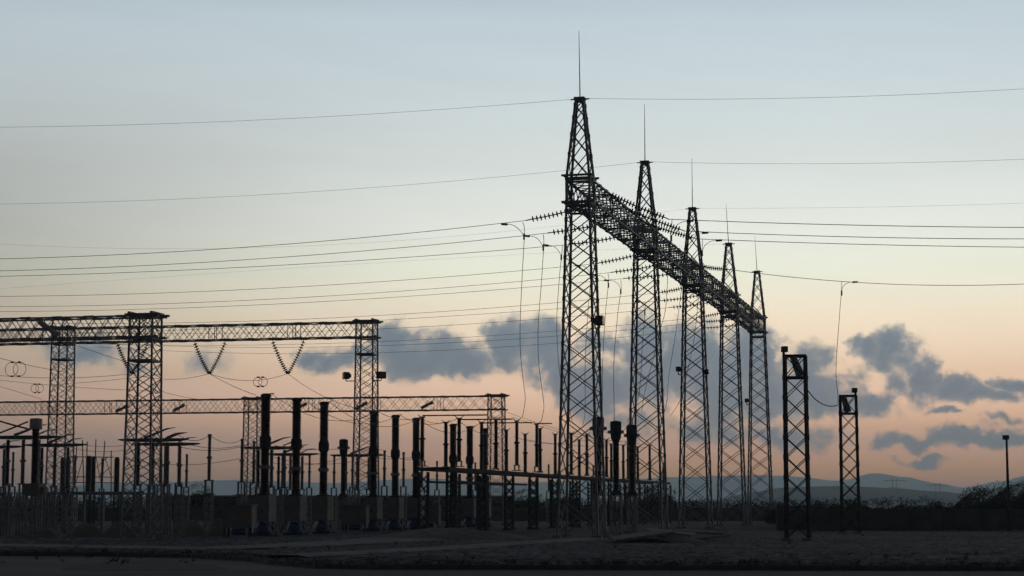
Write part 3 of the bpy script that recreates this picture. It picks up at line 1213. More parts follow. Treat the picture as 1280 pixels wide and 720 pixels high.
P0 = gp(330, 113.7)
bayname = ["nearest", "middle", "farthest"]
phl = [["left pole of the nearest trio of black breaker poles, the tallest black column of all", "middle pole of the nearest trio of black breaker poles",
        "right pole of the nearest trio of black breaker poles"],
       ["left pole of the middle breaker trio, standing at the foot of the floodlit column", "centre pole of the middle breaker trio, right of the floodlit column",
        "right pole of the middle breaker trio, just left of the long switch table"],
       ["left pole of the farthest breaker trio, half behind the switch table", "centre pole of the farthest breaker trio, behind the switch table",
        "right pole of the farthest breaker trio, in front of the far end column"]]
SPOT = [[(330, 113.7), (369, 118.2), (403.5, 122.7)], [(466, 135.5), (493.5, 140.5), (519.5, 145.2)], [(566, 156), (587, 160.5), (605, 165)]]
br = None
for i in range(3):
    for j in range(3):
        px, Y = SPOT[i][j]
        p = gp(px, Y)
        if br is None:
            br = make_breaker(phl[0][0])
            br.location = p
            br.rotation_euler = (0, 0, -GAM)
        else:
            dup(br, p, phl[i][j])


def make_cabinet(label):
    t = thing("control_cabinet", label, "control cabinet", Z0, "low control cabinets on legs beside the breakers")
    c = boxp("body", PAINT_GREY, t, (0, 0, 1.16), (1.75, .9, 1.25))
    for x in (-.44, .44):
        boxp("door", PAINT_GREY, c, (x, -.462, 1.16), (.82, .024, 1.12))
    boxp("roof_plate", STEEL, t, (0, 0, 1.815), (1.9, 1.05, .05))
    boxp("warning_plate", YELLOW, t, (.56, -.482, 1.32), (.46, .014, .13))
    for x in (-.78, .78):
        for y in (-.36, .36):
            boxp("leg", STEEL_DARK, t, (x, y, .28), (.1, .1, .52))
    MB().lathe((-.4, -.1, .3), (1, 0, 0), [(.05, 0), (.2, .04), (.2, .8), (.05, .84)], 14).build("tank", BLUE, t)
    boxp("end_panel", STEEL_PALE, t, (.89, -.2, .95), (.03, .28, 1.4))
    return t


cb = None
for px, Y, lab in ((299, 111.5, "low grey cabinet with a yellow plate left of the tallest black breaker"),
                   (444, 133.5, "low grey cabinet below the single black bushing with a square head"),
                   (536, 152.5, "low grey cabinet half hidden under the left end of the switch table")):
    if cb is None:
        cb = make_cabinet(lab)
        cb.location = gp(px, Y)
        cb.rotation_euler = (0, 0, -GAM)
    else:
        dup(cb, gp(px, Y), lab)


def lattice_stand(root, z1, w, name="stand", material=None):
    m = MB()
    n = max(2, int(z1 / (w * 1.1)))
    zs = spaced(0, z1, n)
    h = w / 2
    for sx, sy in ((-h, -h), (h, -h), (h, h), (-h, h)):
        m.bar((sx, sy, 0), (sx, sy, z1), .07, up=Vector((0, 1, 0)))
    cs = [(-h, -h), (h, -h), (h, h), (-h, h)]
    for a, b2 in zip(zs, zs[1:]):
        for k in range(4):
            p, q = cs[k], cs[(k + 1) % 4]
            m.bar((*p, a), (*q, b2), .035)
            m.bar((*q, a), (*p, b2), .035)
    m.box((0, 0, z1 + .03), (w * 1.25, w * 1.25, .07))
    m.box((0, 0, .05), (w * 1.4, w * 1.4, .1))
    return m.build(name, material or STEEL, root)


def make_transformer(label, head_mat, wide):
    t = thing("instrument_transformer", label, "instrument transformer", Z0, "instrument transformers with square heads on lattice stands")
    lattice_stand(t, 2.35, .62)
    if wide:
        boxp("tank", PAINT_GREY, t, (0, 0, 2.72), (1.0, 1.0, .66))
        boxp("terminal_box", PAINT_GREY, t, (.62, 0, 2.66), (.22, .4, .4))
        z0 = 3.06
    else:
        MB().lathe(Z0, UPV, [(.36, 2.43), (.36, 2.56), (.26, 2.72)], 12).build("foot_casting", STEEL_DARK, t)
        z0 = 2.72
    MB().lathe(Z0, UPV, shed_profile(z0, 5.72, 28, .17, .225), 12).build("insulator", PORCELAIN, t)
    if wide:
        h = MB().lathe(Z0, UPV, [(.30, 6.1), (.36, 6.13), (.36, 6.66), (.33, 6.72), (.1, 6.75)], 14).build("head", head_mat, t)
        MB().lathe(Z0, UPV, shed_profile(5.72, 6.1, 4, .18, .23), 12).build("neck", PORCELAIN, t)
    else:
        MB().lathe(Z0, UPV, [(.2, 5.68), (.31, 5.92), (.33, 6.15)], 12).build("neck", STEEL_DARK, t)
        h = MB().lathe(Z0, UPV, [(.33, 6.15), (.345, 6.2), (.345, 6.9), (.31, 6.95), (.08, 7.0)], 14).build("head", head_mat, t)
        for sx in (-1, 1):
            MB().bar((sx * .3, 0, 6.3), (sx * .5, 0, 6.3), .09, .2).build("terminal", STEEL, h)
    return t


ct = None
for px, Y, lab in ((770.5, 118.5, "black square headed transformer column in the gap between the tallest and second towers"),
                   (748.5, 113.0, "black square headed transformer column against the right leg of the tallest tower"),
                   (790.5, 124.0, "black square headed transformer column touching the left leg of the second tower"),
                   (428.5, 151.0, "lone short black column with a square head between two breaker trios")):
    if ct is None:
        ct = make_transformer(lab, STEEL_DARK, False)
        ct.location = gp(px, Y)
        ct.rotation_euler = (0, 0, -GAM)
    else:
        dup(ct, gp(px, Y), lab)
ctw = make_transformer("black column with a pale drum head and grey tank at the far left", PAINT_PALE, True)
ctw.location = gp(41, 109.5)
ctw.rotation_euler = (0, 0, -GAM)


def make_bus_post(label):
    t = thing("post_insulator", label, "post insulator", Z0, "grey post insulators on forked pedestals")
    lattice_stand(t, 2.4, .42, "pedestal")
    m = MB()
    for s in (-1, 1):
        m.bar((s * .22, 0, 2.46), (s * .22, 0, 3.32), .11)
    m.box((0, 0, 2.5), (.7, .3, .07))
    m.box((0, 0, 3.33), (.5, .34, .07))
    m.build("fork", STEEL, t)
    MB().lathe(Z0, UPV, shed_profile(3.36, 4.68, 22, .085, .125), 10).build("lower_insulator", GREY_POLYMER, t)
    cyl("collar", STEEL, t, (0, 0), .17, .17, 4.66, 4.78, 10)
    MB().lathe(Z0, UPV, shed_profile(4.78, 6.05, 22, .075, .115), 10).build("upper_insulator", GREY_POLYMER, t)
    cyl("cap", STEEL, t, (0, 0), .14, .1, 6.05, 6.16, 10)
    return t


bp = None
posts = [(260, 118, "grey post insulator standing alone midway between the wide column and the tallest breaker"),
         (301, 126, "grey post insulator just left of the tallest black breaker"),
         (232, 164, "small grey post insulator right of the disconnector arms by the wide column"),
         (339, 152, "grey post insulator just right of the tallest black breaker"),
         (480, 153, "grey post insulator between the left and centre poles of the middle trio"),
         (504, 158, "grey post insulator between the centre and right poles of the middle trio"),
         (527, 163, "grey post insulator right of the middle breaker trio, below the table end"),
         (316, 131, "grey post insulator hidden partly by the far column beside the tallest breaker"),
         (440, 160, "grey post insulator seen beside the floodlit column, right of the square head"),
         (6, 148, "small grey post insulator at the left edge of the picture"),
         (222, 135, "grey post insulator among the disconnector posts, right of the wide column"),
         (14, 158, "thin grey post insulator left of the pale headed column"), (50, 160, "thin grey post insulator just right of the pale headed column"),
         (92, 168, "thin grey post insulator right of the left gantry column"), (171, 140, "grey post insulator seen through the middle of the wide column"),
         (199, 146, "grey post insulator at the right leg of the wide column"), (352, 166, "small grey post insulator between the left and middle nearest breakers"),
         (386, 168, "small grey post insulator between the middle and right nearest breakers"), (417, 170, "small grey post insulator left of the lone square head"),
         (546, 190, "small grey post insulator under the near end of the switch table"), (594, 196, "small grey post insulator below the switch table among the far trio"),
         (686, 205, "small far post insulator left of the tallest tower's legs"), (742, 208, "small far post insulator between the legs of the tallest tower"),
         (830, 196, "small far post insulator at the right leg of the second tower"), (126, 178, "thin grey post insulator midway along the steel bench")]
for px, Y, lab in posts:
    if bp is None:
        bp = make_bus_post(lab)
        bp.location = gp(px, Y)
        bp.rotation_euler = (0, 0, -GAM)
    else:
        dup(bp, gp(px, Y), lab)


def make_disconnector(label):
    t = thing("disconnector_switch", label, "disconnector", Z0, "disconnectors with long boat shaped arms")
    for x in (-.95, 0, .95):
        p = thing_part("pedestal", t, Z0)
        m = MB()
        for s in (-1, 1):
            m.bar((x + s * .2, -.2, 0), (x + s * .2, -.2, 2.5), .075, up=Vector((0, 1, 0)))
            m.bar((x + s * .2, .2, 0), (x + s * .2, .2, 2.5), .075, up=Vector((0, 1, 0)))
        for i in range(4):
            for yy in (-.2, .2):
                m.bar((x - .2, yy, .6 * i + .05), (x + .2, yy, .6 * i + .65), .035)
                m.bar((x + .2, yy, .6 * i + .05), (x - .2, yy, .6 * i + .65), .035)
            for xx in (-.2, .2):
                m.bar((x + xx, -.2, .6 * i + .05), (x + xx, .2, .6 * i + .65), .035)
        m.box((x, 0, 2.53), (.56, .56, .06))
        m.build("post_frame", STEEL, p)
        m = MB()
        for s in (-1, 1):
            m.bar((x + s * .17, 0, 2.56), (x + s * .17, 0, 3.02), .09)
        m.box((x, 0, 3.05), (.5, .3, .07))
        m.build("fork", STEEL, p)
    for k, x in enumerate((-.95, 0, .95)):
        MB().lathe((x, 0, 0), UPV, shed_profile(3.08, 4.35, 20, .09, .135), 10).build("lower_insulator", GREY_POLYMER if k else PORCELAIN, t)
        cyl("collar", STEEL, t, (x, 0), .18, .18, 4.33, 4.46, 10)
        MB().lathe((x, 0, 0), UPV, shed_profile(4.46, 5.62, 18, .085, .125), 10).build("upper_insulator", GREY_POLYMER if k else PORCELAIN, t)
    # the boat shaped frame on the posts
    m = MB()
    n = 16
    for i in range(n + 1):
        f = i / n
        x = -2.3 + 4.6 * f
        sh = math.sin(math.pi * f) ** .55
        hw, hh = .03 + .30 * sh, .03 + .085 * sh
        zc = 5.80 - .05 * sh
        m.v += [Vector((x, -hw, zc + hh)), Vector((x, hw, zc + hh)), Vector((x, hw * .55, zc - hh)), Vector((x, -hw * .55, zc - hh))]
    for i in range(n):
        a = i * 4
        for k in range(4):
            k2 = (k + 1) % 4
            m.f.append((a + k, a + k2, a + 4 + k2, a + 4 + k))
    m.f += [(3, 2, 1, 0), (n * 4, n * 4 + 1, n * 4 + 2, n * 4 + 3)]
    m.build("arm_frame", STEEL, t)
    MB().tube([(-.6, .05, 5.9), (.2, .05, 6.18), (.8, .05, 6.42), (1.4, .05, 6.52)], [.085, .075, .05, .02], 8).build("contact_arm", STEEL, t)
    MB().tube([(.9, -.15, 5.9), (1.5, -.15, 6.15), (2.1, -.15, 6.2)], [.05, .04, .018], 6).build("arcing_horn", STEEL, t)
    return t


ds = None
for px, Y, rz, lab in ((189, 117, 0, "disconnector with a long boat shaped arm passing behind the wide lattice column"),
                       (205, 125, .08, "disconnector behind the wide column whose arm tip points right to the post insulator"),
                       (26, 112.5, .05, "disconnector at the far left edge, left of the pale headed column"),
                       (66, 127, -.05, "disconnector right of the pale headed column, in front of the gantry column"),
                       (338, 133, 0, "disconnector behind the tallest black breaker with arm tips showing either side"),
                       (362, 150, .05, "disconnector behind the nearest breaker trio, its arm at mid height"),
                       (446, 153, 0, "disconnector whose arm crosses the foot of the floodlit column"),
                       (-14, 131, .05, "disconnector cut by the left edge of the picture")):
    if ds is None:
        ds = make_disconnector(lab)
        ds.location = gp(px, Y)
        ds.rotation_euler = (0, 0, -GAM + rz)
    else:
        dup(ds, gp(px, Y), lab, -GAM + rz)

# the long switch table running away from the viewer, with its post insulators
TA, TB = gp(524, 125), gp(815, 206)
TD = (TB - TA).normalized()
TU = Vector((TD.y, -TD.x, 0))
TL = (TB - TA).length
TZ = 4.35
tt = thing("switch_table", "long steel table on lattice legs carrying rows of brown post insulators", "steel table", TA)
for off in (0, 1.9):
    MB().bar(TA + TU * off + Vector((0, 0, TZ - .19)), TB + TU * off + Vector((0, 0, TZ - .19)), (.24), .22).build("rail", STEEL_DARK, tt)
    MB().bar(TA + TU * off + TD * 2 + Vector((0, 0, TZ - 1.0)), TA + TU * off + TD * 21 + Vector((0, 0, TZ - 1.0)), .12, .14).build("lower_rail", STEEL_DARK, tt)
tang = math.atan2(TD.x, TD.y)
nleg = 12
for i in range(nleg):
    for off in (0, 1.9):
        c = TA + TD * (.9 + (TL - 1.8) * i / (nleg - 1)) + TU * off
        m = MB()
        H = TZ - .37
        for sx in (-.3, .3):
            for sy in (-.14, .14):
                p = c + TU * sx + TD * sy
                m.bar(p, p + Vector((0, 0, H)), .1, up=TD)
        for q in range(6):
            for sy in (-.14, .14):
                a = c + TU * -.3 + TD * sy + Vector((0, 0, .1 + q * .62))
                b2 = c + TU * .3 + TD * sy + Vector((0, 0, .1 + q * .62))
                m.bar(a, b2 + Vector((0, 0, .62)), .04)
                m.bar(b2, a + Vector((0, 0, .62)), .04)
        for sx in (-.3, .3):
            p = c + TU * sx + Vector((0, 0, H - .05))
            m.bar(p - TD * .14, p + TD * .14, .06)
            p = c + TU * sx + Vector((0, 0, .05))
            m.bar(p - TD * .14, p + TD * .14, .06)
        m.box(c + Vector((0, 0, .04)), (.9, .6, .1), -tang)
        m.build("leg", STEEL_DARK, tt)
for i in range(nleg - 1):
    c = TA + TD * (.9 + (TL - 1.8) * (i + .02) / (nleg - 1)) + Vector((0, 0, TZ - .15))
    MB().bar(c + TU * .16, c + TU * 1.74, .18, .2).build("cross_beam", STEEL_DARK, tt)


def make_table_post(label, forked):
    t = thing("table_insulator", label, "post insulator", Z0, "brown post insulators on the switch table")
    z = .0
    if forked:
        m = MB()
        m.box((0, 0, .03), (.7, .36, .06))
        for s in (-1, 1):
            m.bar((s * .16, 0, .06), (s * .16, 0, .38), .09)
        m.box((0, 0, .4), (.42, .3, .06))
        m.build("fork", STEEL, t)
        z = .43
    else:
        boxp("foot_plate", STEEL, t, (0, 0, .06), (.42, .36, .12))
        z = .12
    zm = z + (3.45 - z) * .5
    MB().lathe(Z0, UPV, shed_profile(z, zm, 22, .115, .165), 10).build("lower_insulator", PORCELAIN, t)
    cyl("collar", STEEL_DARK, t, (0, 0), .21, .21, zm - .02, zm + .09, 10)
    MB().lathe(Z0, UPV, shed_profile(zm + .09, 3.45, 20, .10, .145), 10).build("upper_insulator", PORCELAIN, t)
    m = MB()
    m.box((0, 0, 3.5), (.34, .2, .09))
    for s in (-1, 1):
        m.bar((s * .12, 0, 3.54), (s * .3, 0, 3.68), .045)
    m.build("contact_head", STEEL_PALE, t)
    return t


def on_table(px, off, top):
    """where a column of the picture meets the near (0) or the right (1.9) rail of the table"""
    lo, hi = -3.0, TL + 12
    for _ in range(60):
        mid = (lo + hi) / 2
        q = TA + TU * off + TD * mid
        v = q.x / (q.y * CT + (top - CAM_H) * ST) * F + 640
        if v < px:
            lo = mid
        else:
            hi = mid
    q = TA + TU * off + TD * lo
    return Vector((q.x, q.y, TZ - .02 if off == 0 else TZ - .02))


rowA = [(528, 519.5), (557.5, 526), (602, 526), (633, 536), (656.5, 541), (694, 541), (724, 548), (748, 551), (764, 553.5), (779, 555), (797, 557)]
rowB = [(574, 521), (620, 522), (646, 524), (675, 534), (671, 528), (714, 540), (733.5, 541.5), (758, 548), (785, 552), (812, 555.5)]
TPOST = {}
pa = pb = None
for nm, row, off in (("left", rowA, 0), ("right", rowB, 1.9)):
    row = sorted(row)
    for i, (px, py) in enumerate(row):
        q = on_table(px, off, 7.8)
        sc = (zof(py, q.y) - q.z) / 3.62
        if sc < .7:
            sc = .7
        forked = px in (528, 574, 646, 671)
        lab = "brown post insulator on the %s rail of the table, %s from its near end" % (nm, ORD[i])
        if forked:
            lab = "brown post insulator on a small fork, %s on the %s rail of the table" % (ORD[i], nm)
        src = pa if forked else pb
        if src is None:
            src = make_table_post(lab, forked)
            src.location = q
            src.rotation_euler = (0, 0, -GAM)
            src.scale = (1, 1, sc)
            if forked:
                pa = src
            else:
                pb = src
        else:
            dup(src, q, lab, None, (1, 1, sc))
        TPOST[px] = q + Vector((0, 0, 3.55 * sc))

# contact tubes that lie across the tops of the table insulators
for (px, py), px2, lab in (((528, 519.5), 610, "topmost thin contact tube reaching right from the nearest table insulator"),
                           ((574, 524.5), 641, "second thin contact tube reaching right from a forked table insulator"),
                           ((602, 528.8), 665, "third thin contact tube lying at the height of the insulator tops"),
                           ((671, 529.5), 690, "short contact tube near the middle of the switch table")):
    p = TPOST[px]
    p = Vector((p.x, p.y, zof(py, p.y)))
    L = along(p, EU, px2, p.z)
    m = MB()
    m.tube([p, p + EU * L], .05, 6)
    tag(m.build("contact_tube", STEEL_PALE, None, p), lab, "contact tube", "contact tubes on the switch table")

# low steel support bench and far bus structure at the left
bn_ = thing("support_bench", "low dark steel bench between the two left lattice columns", "steel bench", gp(116, 131))
A_, B_ = gp(55, 131), gp(178, 128)
MB().bar(A_ + Vector((0, 0, 2.62)), B_ + Vector((0, 0, 2.62)), .3, .22).build("rail", STEEL, bn_)
for i in range(6):
    c = A_.lerp(B_, (i + .15) / 5.3)
    MB().bar(c, c + Vector((0, 0, 2.51)), .16, up=EV).build("leg", STEEL, bn_)
fb = None
for px, top, Y, lab in ((109.0, 570, 185, "distant black bushing on the bench line, left one of a close pair"), (114.5, 571, 187, "distant black bushing on the bench line, right one of a close pair"),
                        (144.5, 573, 190, "distant lone black bushing left of the wide lattice column"), (77, 573, 190, "distant black bushing seen through the left gantry column"),
                        (83, 574, 192, "distant black bushing at the right edge of the left gantry column")):
    if fb is None:
        fb = thing("distant_bushing", lab, "bushing", Z0, "distant bushings at the left")
        lattice_stand(fb, 2.9, .5, "stand", STEEL_DARK)
        MB().lathe(Z0, UPV, shed_profile(2.98, 6.4, 26, .24, .31), 10).build("insulator", PORCELAIN, fb)
        cyl("cap", STEEL_DARK, fb, (0, 0), .2, .2, 6.4, 6.55, 10)
        fb.location = gp(px, Y)
    else:
        dup(fb, gp(px, Y), lab)
fr = thing("distant_portal", "distant thin wire portal of slender poles between the two left lattice columns", "portal", gp(120, 215))
m = MB()
for px, top, lean in ((96, 558, 7), (103, 550, -3), (109, 552, 2), (120, 549, 4), (131, 551, 6), (139, 563, 0)):
    Y = 215
    m.tube([gp(px - lean, Y), at(px, top, Y)], .06, 5)
for py in (571, 596, 603):
    m.tube([at(84, py, 215), at(142, py + .5, 215)], .05, 5)
for a, b2 in (((97, 571), (92, 585)), ((120, 585), (135, 571)), ((124, 596), (139, 583)), ((120, 571), (126, 603)), ((131, 571), (139, 596)), ((103, 575), (95, 603))):
    m.tube([at(*a, 215), at(*b2, 215)], .04, 5)
m.build("pole_frame", STEEL_DARK, fr)

# ------------------------------------------------------------------ short masts at the right
for px, Y, top, sd, lab in ((997.5, 100, 444, -1, "taller of the two short lattice masts, lamp stub on its left corner"),
                            (1063.5, 123, 494, 1, "shorter of the two lattice masts, lamp stub on its right corner")):
    P = gp(px, Y)
    H = zof(top, Y)
    t = thing("lattice_mast", lab, "lattice mast", P, "short lattice masts")
    w = 1.06 if sd < 0 else 1.0
    zr = H - 1.18
    n = int(zr / .98)
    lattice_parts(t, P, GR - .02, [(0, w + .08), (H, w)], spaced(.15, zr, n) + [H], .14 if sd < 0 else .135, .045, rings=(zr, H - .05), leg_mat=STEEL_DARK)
    footing(t, P, GR, w)
    c = P + RU * (sd * w / 2) - RV * (w / 2) + Vector((0, 0, H))
    m = MB()
    m.bar(c, c + Vector((0, 0, .16)), .12)
    m.box(c + Vector((-.05 * sd, 0, .28)), (.28, .3, .3), .2)
    m.build("lamp_stub", STEEL_DARK, t)
    m = MB()
    x0, x1 = (-.12, .28) if sd < 0 else (-.3, -.02)
    m.tube([P + RU * x0 + Vector((0, 0, H - .05)), P + RU * x1 + Vector((0, 0, zr + .1))], [.17, .24], 8)
    m.build("junction_tube", STEEL, t)
pts = [at(1009.5, 487.5, 100), at(1018, 498, 103), at(1028, 505, 107), at(1038, 507.8, 112), at(1047.5, 506.5, 116)]
wire_thing("jumper_wire", smooth_path(pts), "short wire sagging from the taller mast to the foot of the lone down lead", "wire", .03)

# street lamp by the wall
P = gp(1261.5, 137.5)
H = zof(548, 137.5)
t = thing("street_lamp", "slender street lamp standing before the wall at the right edge", "street lamp", P)
MB().tube([P, P + Vector((0, 0, H * .5)), P + Vector((0, 0, H))], [.13, .1, .075], 10).build("pole", STEEL_DARK, t)
MB().box(P + Vector((-.05, 0, H + .08)), (.36, .34, .3), .2).build("lamp_head", STEEL_DARK, t)
MB().box(P + Vector((-.05, 0, H - .09)), (.28, .26, .03), .2).build("lamp_glass", LAMP_GLASS, t)
MB().lathe(P, UPV, [(.28, 0), (.28, .06), (.16, .1)], 10).build("base_flange", STEEL_DARK, t)


# ------------------------------------------------------------------ walls, building, scrub
def wall(P, Q, h, label, pitch, thick=.16):
    t = thing("boundary_wall", label, "wall", P, "boundary walls")
    d = (Q - P).normalized()
    L = (Q - P).length
    n = max(1, round(L / pitch))
    rz = math.atan2(d.y, d.x)
    st = L / n
    for i in range(n):
        c = P + d * (st * (i + .5))
        MB().box(c + Vector((0, 0, h / 2 - .1)), (st - .16, thick, h + .2 + .02 * math.sin(i * 2.1)), rz).build("wall_panel", WALL, t)
    for i in range(n + 1):
        c = P + d * (st * i)
        MB().box(c + Vector((0, 0, h / 2 - .06)), (.17, thick + .12, h + .3), rz).build("wall_post", WALL, t)
    return t


W1, W2 = gp(972, 139.5), gp(1345, 141)
WH = zof(636.2, 140)
wall(W1, W2, WH, "low concrete panel wall along the gravel at the right", 2.4)
W3 = W1 + EV * 90
wall(W1 + EV * .35, W3, WH, "low panel wall running away behind the shorter mast", 4.5)
W4 = gp(-80, 231)
wall(W3 - EU * .3, Vector((W4.x, 231.5, 0)), WH, "long far wall at the back of the yard behind the equipment", 5.0)

bl = thing("long_building", "long low building with a pale roof edge behind the breakers", "building", gp(430, 262))
A_, B_ = gp(205, 262), gp(640, 262)
c = (A_ + B_) / 2
LB = (B_ - A_).length
HB = zof(620.5, 258)
wl = MB().box(c + Vector((0, 0, HB / 2 - .1)), (LB, 8, HB + .1)).build("wall", WALL, bl)
MB().box(c + Vector((0, 0, HB + .06)), (LB + .8, 8.8, .16)).build("roof", PAINT_PALE, bl)
for i in range(12):
    x = A_.x + LB * (i + .5) / 12
    w_ = MB().box((x, 257.97, 1.75), (1.5, .1, 1.0)).build("window", PAINT_PALE, bl)
    MB().box((x, 257.91, 1.75), (1.34, .04, .84)).build("pane", LAMP_GLASS, w_)


def leaf_cloud(m, c, rx, ry, rz, n, size, rnd, wind=.0):
    for _ in range(n):
        while True:
            x, y, z = rnd.uniform(-1, 1), rnd.uniform(-1, 1), rnd.uniform(-1, 1)
            r2 = x * x + y * y + z * z
            if .12 < r2 < 1:
                break
        lump = .72 + .5 * vnoise(x * 2.2 + c.x * .7, z * 2.2 + y * 1.3 + c.y)
        p = Vector((c.x + x * rx * lump + wind * max(0, z), c.y + y * ry * lump, max(.05, c.z + z * rz * lump)))
        s = size * rnd.uniform(.6, 1.3)
        a = Vector((rnd.uniform(-1, 1), rnd.uniform(-1, 1), rnd.uniform(-.4, 1) + .2)).normalized()
        b2 = a.cross(Vector((rnd.uniform(-1, 1), rnd.uniform(-1, 1), rnd.uniform(-1, 1)))).normalized()
        i = len(m.v)
        m.v += [p - a * s - b2 * s * .34, p - a * s * .2 + b2 * s * .38, p + a * s * 1.2, p + a * s * .1 - b2 * s * .38]
        m.f.append((i, i + 1, i + 2, i + 3))


def bush(px, Y, w, h, label, seed, material=LEAF, wind=0.0, name="bush", dense=1.0):
    rnd = random.Random(seed)
    P = gp(px, Y)
    t = thing(name, label, "bush" if name == "bush" else "tree", P, "scrub bushes beyond the wall")
    m = MB()
    for _ in range(9):
        an, le = rnd.uniform(0, 6.28), rnd.uniform(.4, .95)
        tip = P + Vector((math.cos(an) * w * .4 * le + wind * .6, math.sin(an) * w * .3 * le, h * rnd.uniform(.6, 1.0)))
        mid = P.lerp(tip, .5) + Vector((0, 0, h * .06))
        m.tube([P, mid, tip], [.07, .045, .012], 5)
    m.build("branches" if name == "bush" else "trunk", BARK, t)
    m = MB()
    n = int(4200 * dense * max(1, w * h / 10))
    k = max(3, int(w / 1.2))
    for i in range(k):
        f = (i + .5) / k
        hh = h * (.62 + .36 * math.sin(math.pi * f)) * rnd.uniform(.82, 1.08)
        c = P + Vector(((f - .5) * w * .9 + wind * .3, rnd.uniform(-.25, .25) * w, hh * .52))
        leaf_cloud(m, c, w / k * 1.05, w * .3, hh * .5, n // k, .12, rnd, wind)
    # loose shoots sticking out of the outline
    for _ in range(int(14 * w)):
        x = rnd.uniform(-.5, .5)
        p = P + Vector((x * w, rnd.uniform(-.3, .3) * w, h * (.62 + .33 * math.cos(x * 2.6))))
        leaf_cloud(m, p + Vector((wind * .6 + rnd.uniform(-.1, .3), 0, rnd.uniform(0, .4))),   .22, .2, .4, 8, .085, rnd, wind * .4)
    m.build("foliage", material, t)
    return t


bushes = [(1212, 172, 3.4, 3.3, "tallest windblown bush beyond the wall, left of the street lamp", 1.0), (1243, 168, 3.6, 3.6, "broad windblown bush touching the street lamp", 1.1),
          (1274, 170, 2.6, 3.9, "bush beyond the wall at the right edge, right of the street lamp", .8),
          (1092, 178, 2.8, 2.45, "low bush beyond the wall just right of the shorter mast", .2), (1118, 180, 3.6, 2.55, "low rounded bush beyond the wall under the distant pylon", .3),
          (1148, 182, 3.8, 2.6, "low bush beyond the wall between the two distant pylons", .3), (1171, 184, 2.4, 2.3, "small bush beyond the wall under the right distant pylon", .2),
          (1193, 180, 2.2, 2.0, "smallest bush beyond the wall at the foot of the tallest bush", .2),
          (1044, 179, 3.6, 2.5, "low bush beyond the wall between the two short masts", .2), (1018, 181, 3.0, 2.4, "low bush beyond the wall just right of the taller mast", .2),
          (978, 183, 3.0, 2.3, "low bush beyond the wall left of the taller mast", .2), (1068, 181, 2.4, 2.5, "bush seen through the foot of the shorter mast", .2)]
for i, (px, Y, w, h, lab, wd) in enumerate(bushes):
    bush(px, Y, w, h * (.97 if wd > .5 else .86), lab, 40 + i, LEAF if i % 3 else LEAF_DRY, wd)
for i, (px, Y, w, h, lab) in enumerate([(244, 246, 3.6, 4.4, "rounded tree top rising above the far wall right of the wide column"),
                                        (822, 247, 4.2, 4.3, "dark tree top between the second and middle towers, above the far wall"),
                                        (655, 247, 4.0, 3.6, "dark tree top behind the switch table above the far wall"),
                                        (706, 248, 3.4, 3.5, "tree top seen between the legs of the tallest tower")]):
    bush(px, Y, w, h, lab, 80 + i, LEAF, .2, "small_tree", .8)
# the scrub belt behind the far wall reads as one dark mass
rnd = random.Random(5)
m = MB()
XA, XB = gx(-30, 250), gx(985, 250)
x = XA
while x < XB:
    h = 1.9 + 1.5 * fbm(x * .12, 4.0) + (.5 if rnd.random() < .12 else 0)
    c = Vector((x, 248 + rnd.uniform(-3, 3), h * .5))
    leaf_cloud(m, c, 1.5, 1.3, h * .55, 300, .15, rnd, .15)
    x += .8
tag(m.build("scrub", LEAF), kind='stuff')

# distant pylons on the plain
for px, top, Y, lab in ((1119, 598, 1500, "distant T shaped pylon, left and larger of the two on the plain"), (1173, 604, 1800, "distant T shaped pylon, right and smaller of the two on the plain"),
                        (1100, 616, 1500, "tiny bare pole on the plain left of the larger distant pylon")):
    P = gp(px, Y)
    H = zof(top, Y)
    t = thing("distant_pylon", lab, "pylon", P, "distant pylons on the plain")
    s = Y / 1500
    for x in ((-1.6, 1.6) if "T shaped" in lab else (0,)):
        MB().tube([P + Vector((x * s, 0, 0)), P + Vector((x * s, 0, H))], [.3 * s, .2 * s], 6).build("pole", STEEL, t)
    if "T shaped" in lab:
        MB().bar(P + Vector((-9 * s, 0, H - 1.5 * s)), P + Vector((9 * s, 0, H - 1.5 * s)), .45 * s).build("crossarm", STEEL, t)
        MB().bar(P + Vector((-5 * s, 0, H - 7 * s)), P + Vector((5 * s, 0, H - 7 * s)), .3 * s).build("crossarm", STEEL, t)


# ------------------------------------------------------------------ dirt piles and slabs
EARTH = mat("dry_earth", (.30, .27, .23), (.20, .18, .155), 1.2, .97, 0, .6, 9)


def mound(px, Y, w, d, h, label, seed):
    P = gp(px, Y)
    b = MB()
    n, r = 28, 9
    b.v.append(Vector((P.x, P.y, h * 1.0)))
    for j in range(1, r + 1):
        f = j / r
        for i in range(n):
            an = 2 * math.pi * i / n
            wob = .8 + .4 * fbm(math.cos(an) * 1.3 + seed, math.sin(an) * 1.3 + seed)
            x, y = math.cos(an) * w / 2 * f * wob, math.sin(an) * d / 2 * f * wob
            z = h * (math.cos(f * math.pi / 2) ** 1.1) * (.75 + .5 * fbm(x * 1.1 + seed, y * 1.1)) + .10 * (fbm(x * 4 + seed, y * 4) - .5) * (1 - f) - (.06 if j == r else 0)
            b.v.append(Vector((P.x + x, P.y + y, z)))
    for i in range(n):
        b.f.append((0, 1 + i, 1 + (i + 1) % n))
    for j in range(r - 1):
        for i in range(n):
            a, a2 = 1 + j * n + i, 1 + j * n + (i + 1) % n
            b.f.append((a, a + n, a2 + n, a2))
    tag(b.build("dirt_pile", EARTH, None, P), label, "dirt pile", "heaps of earth in the yard")


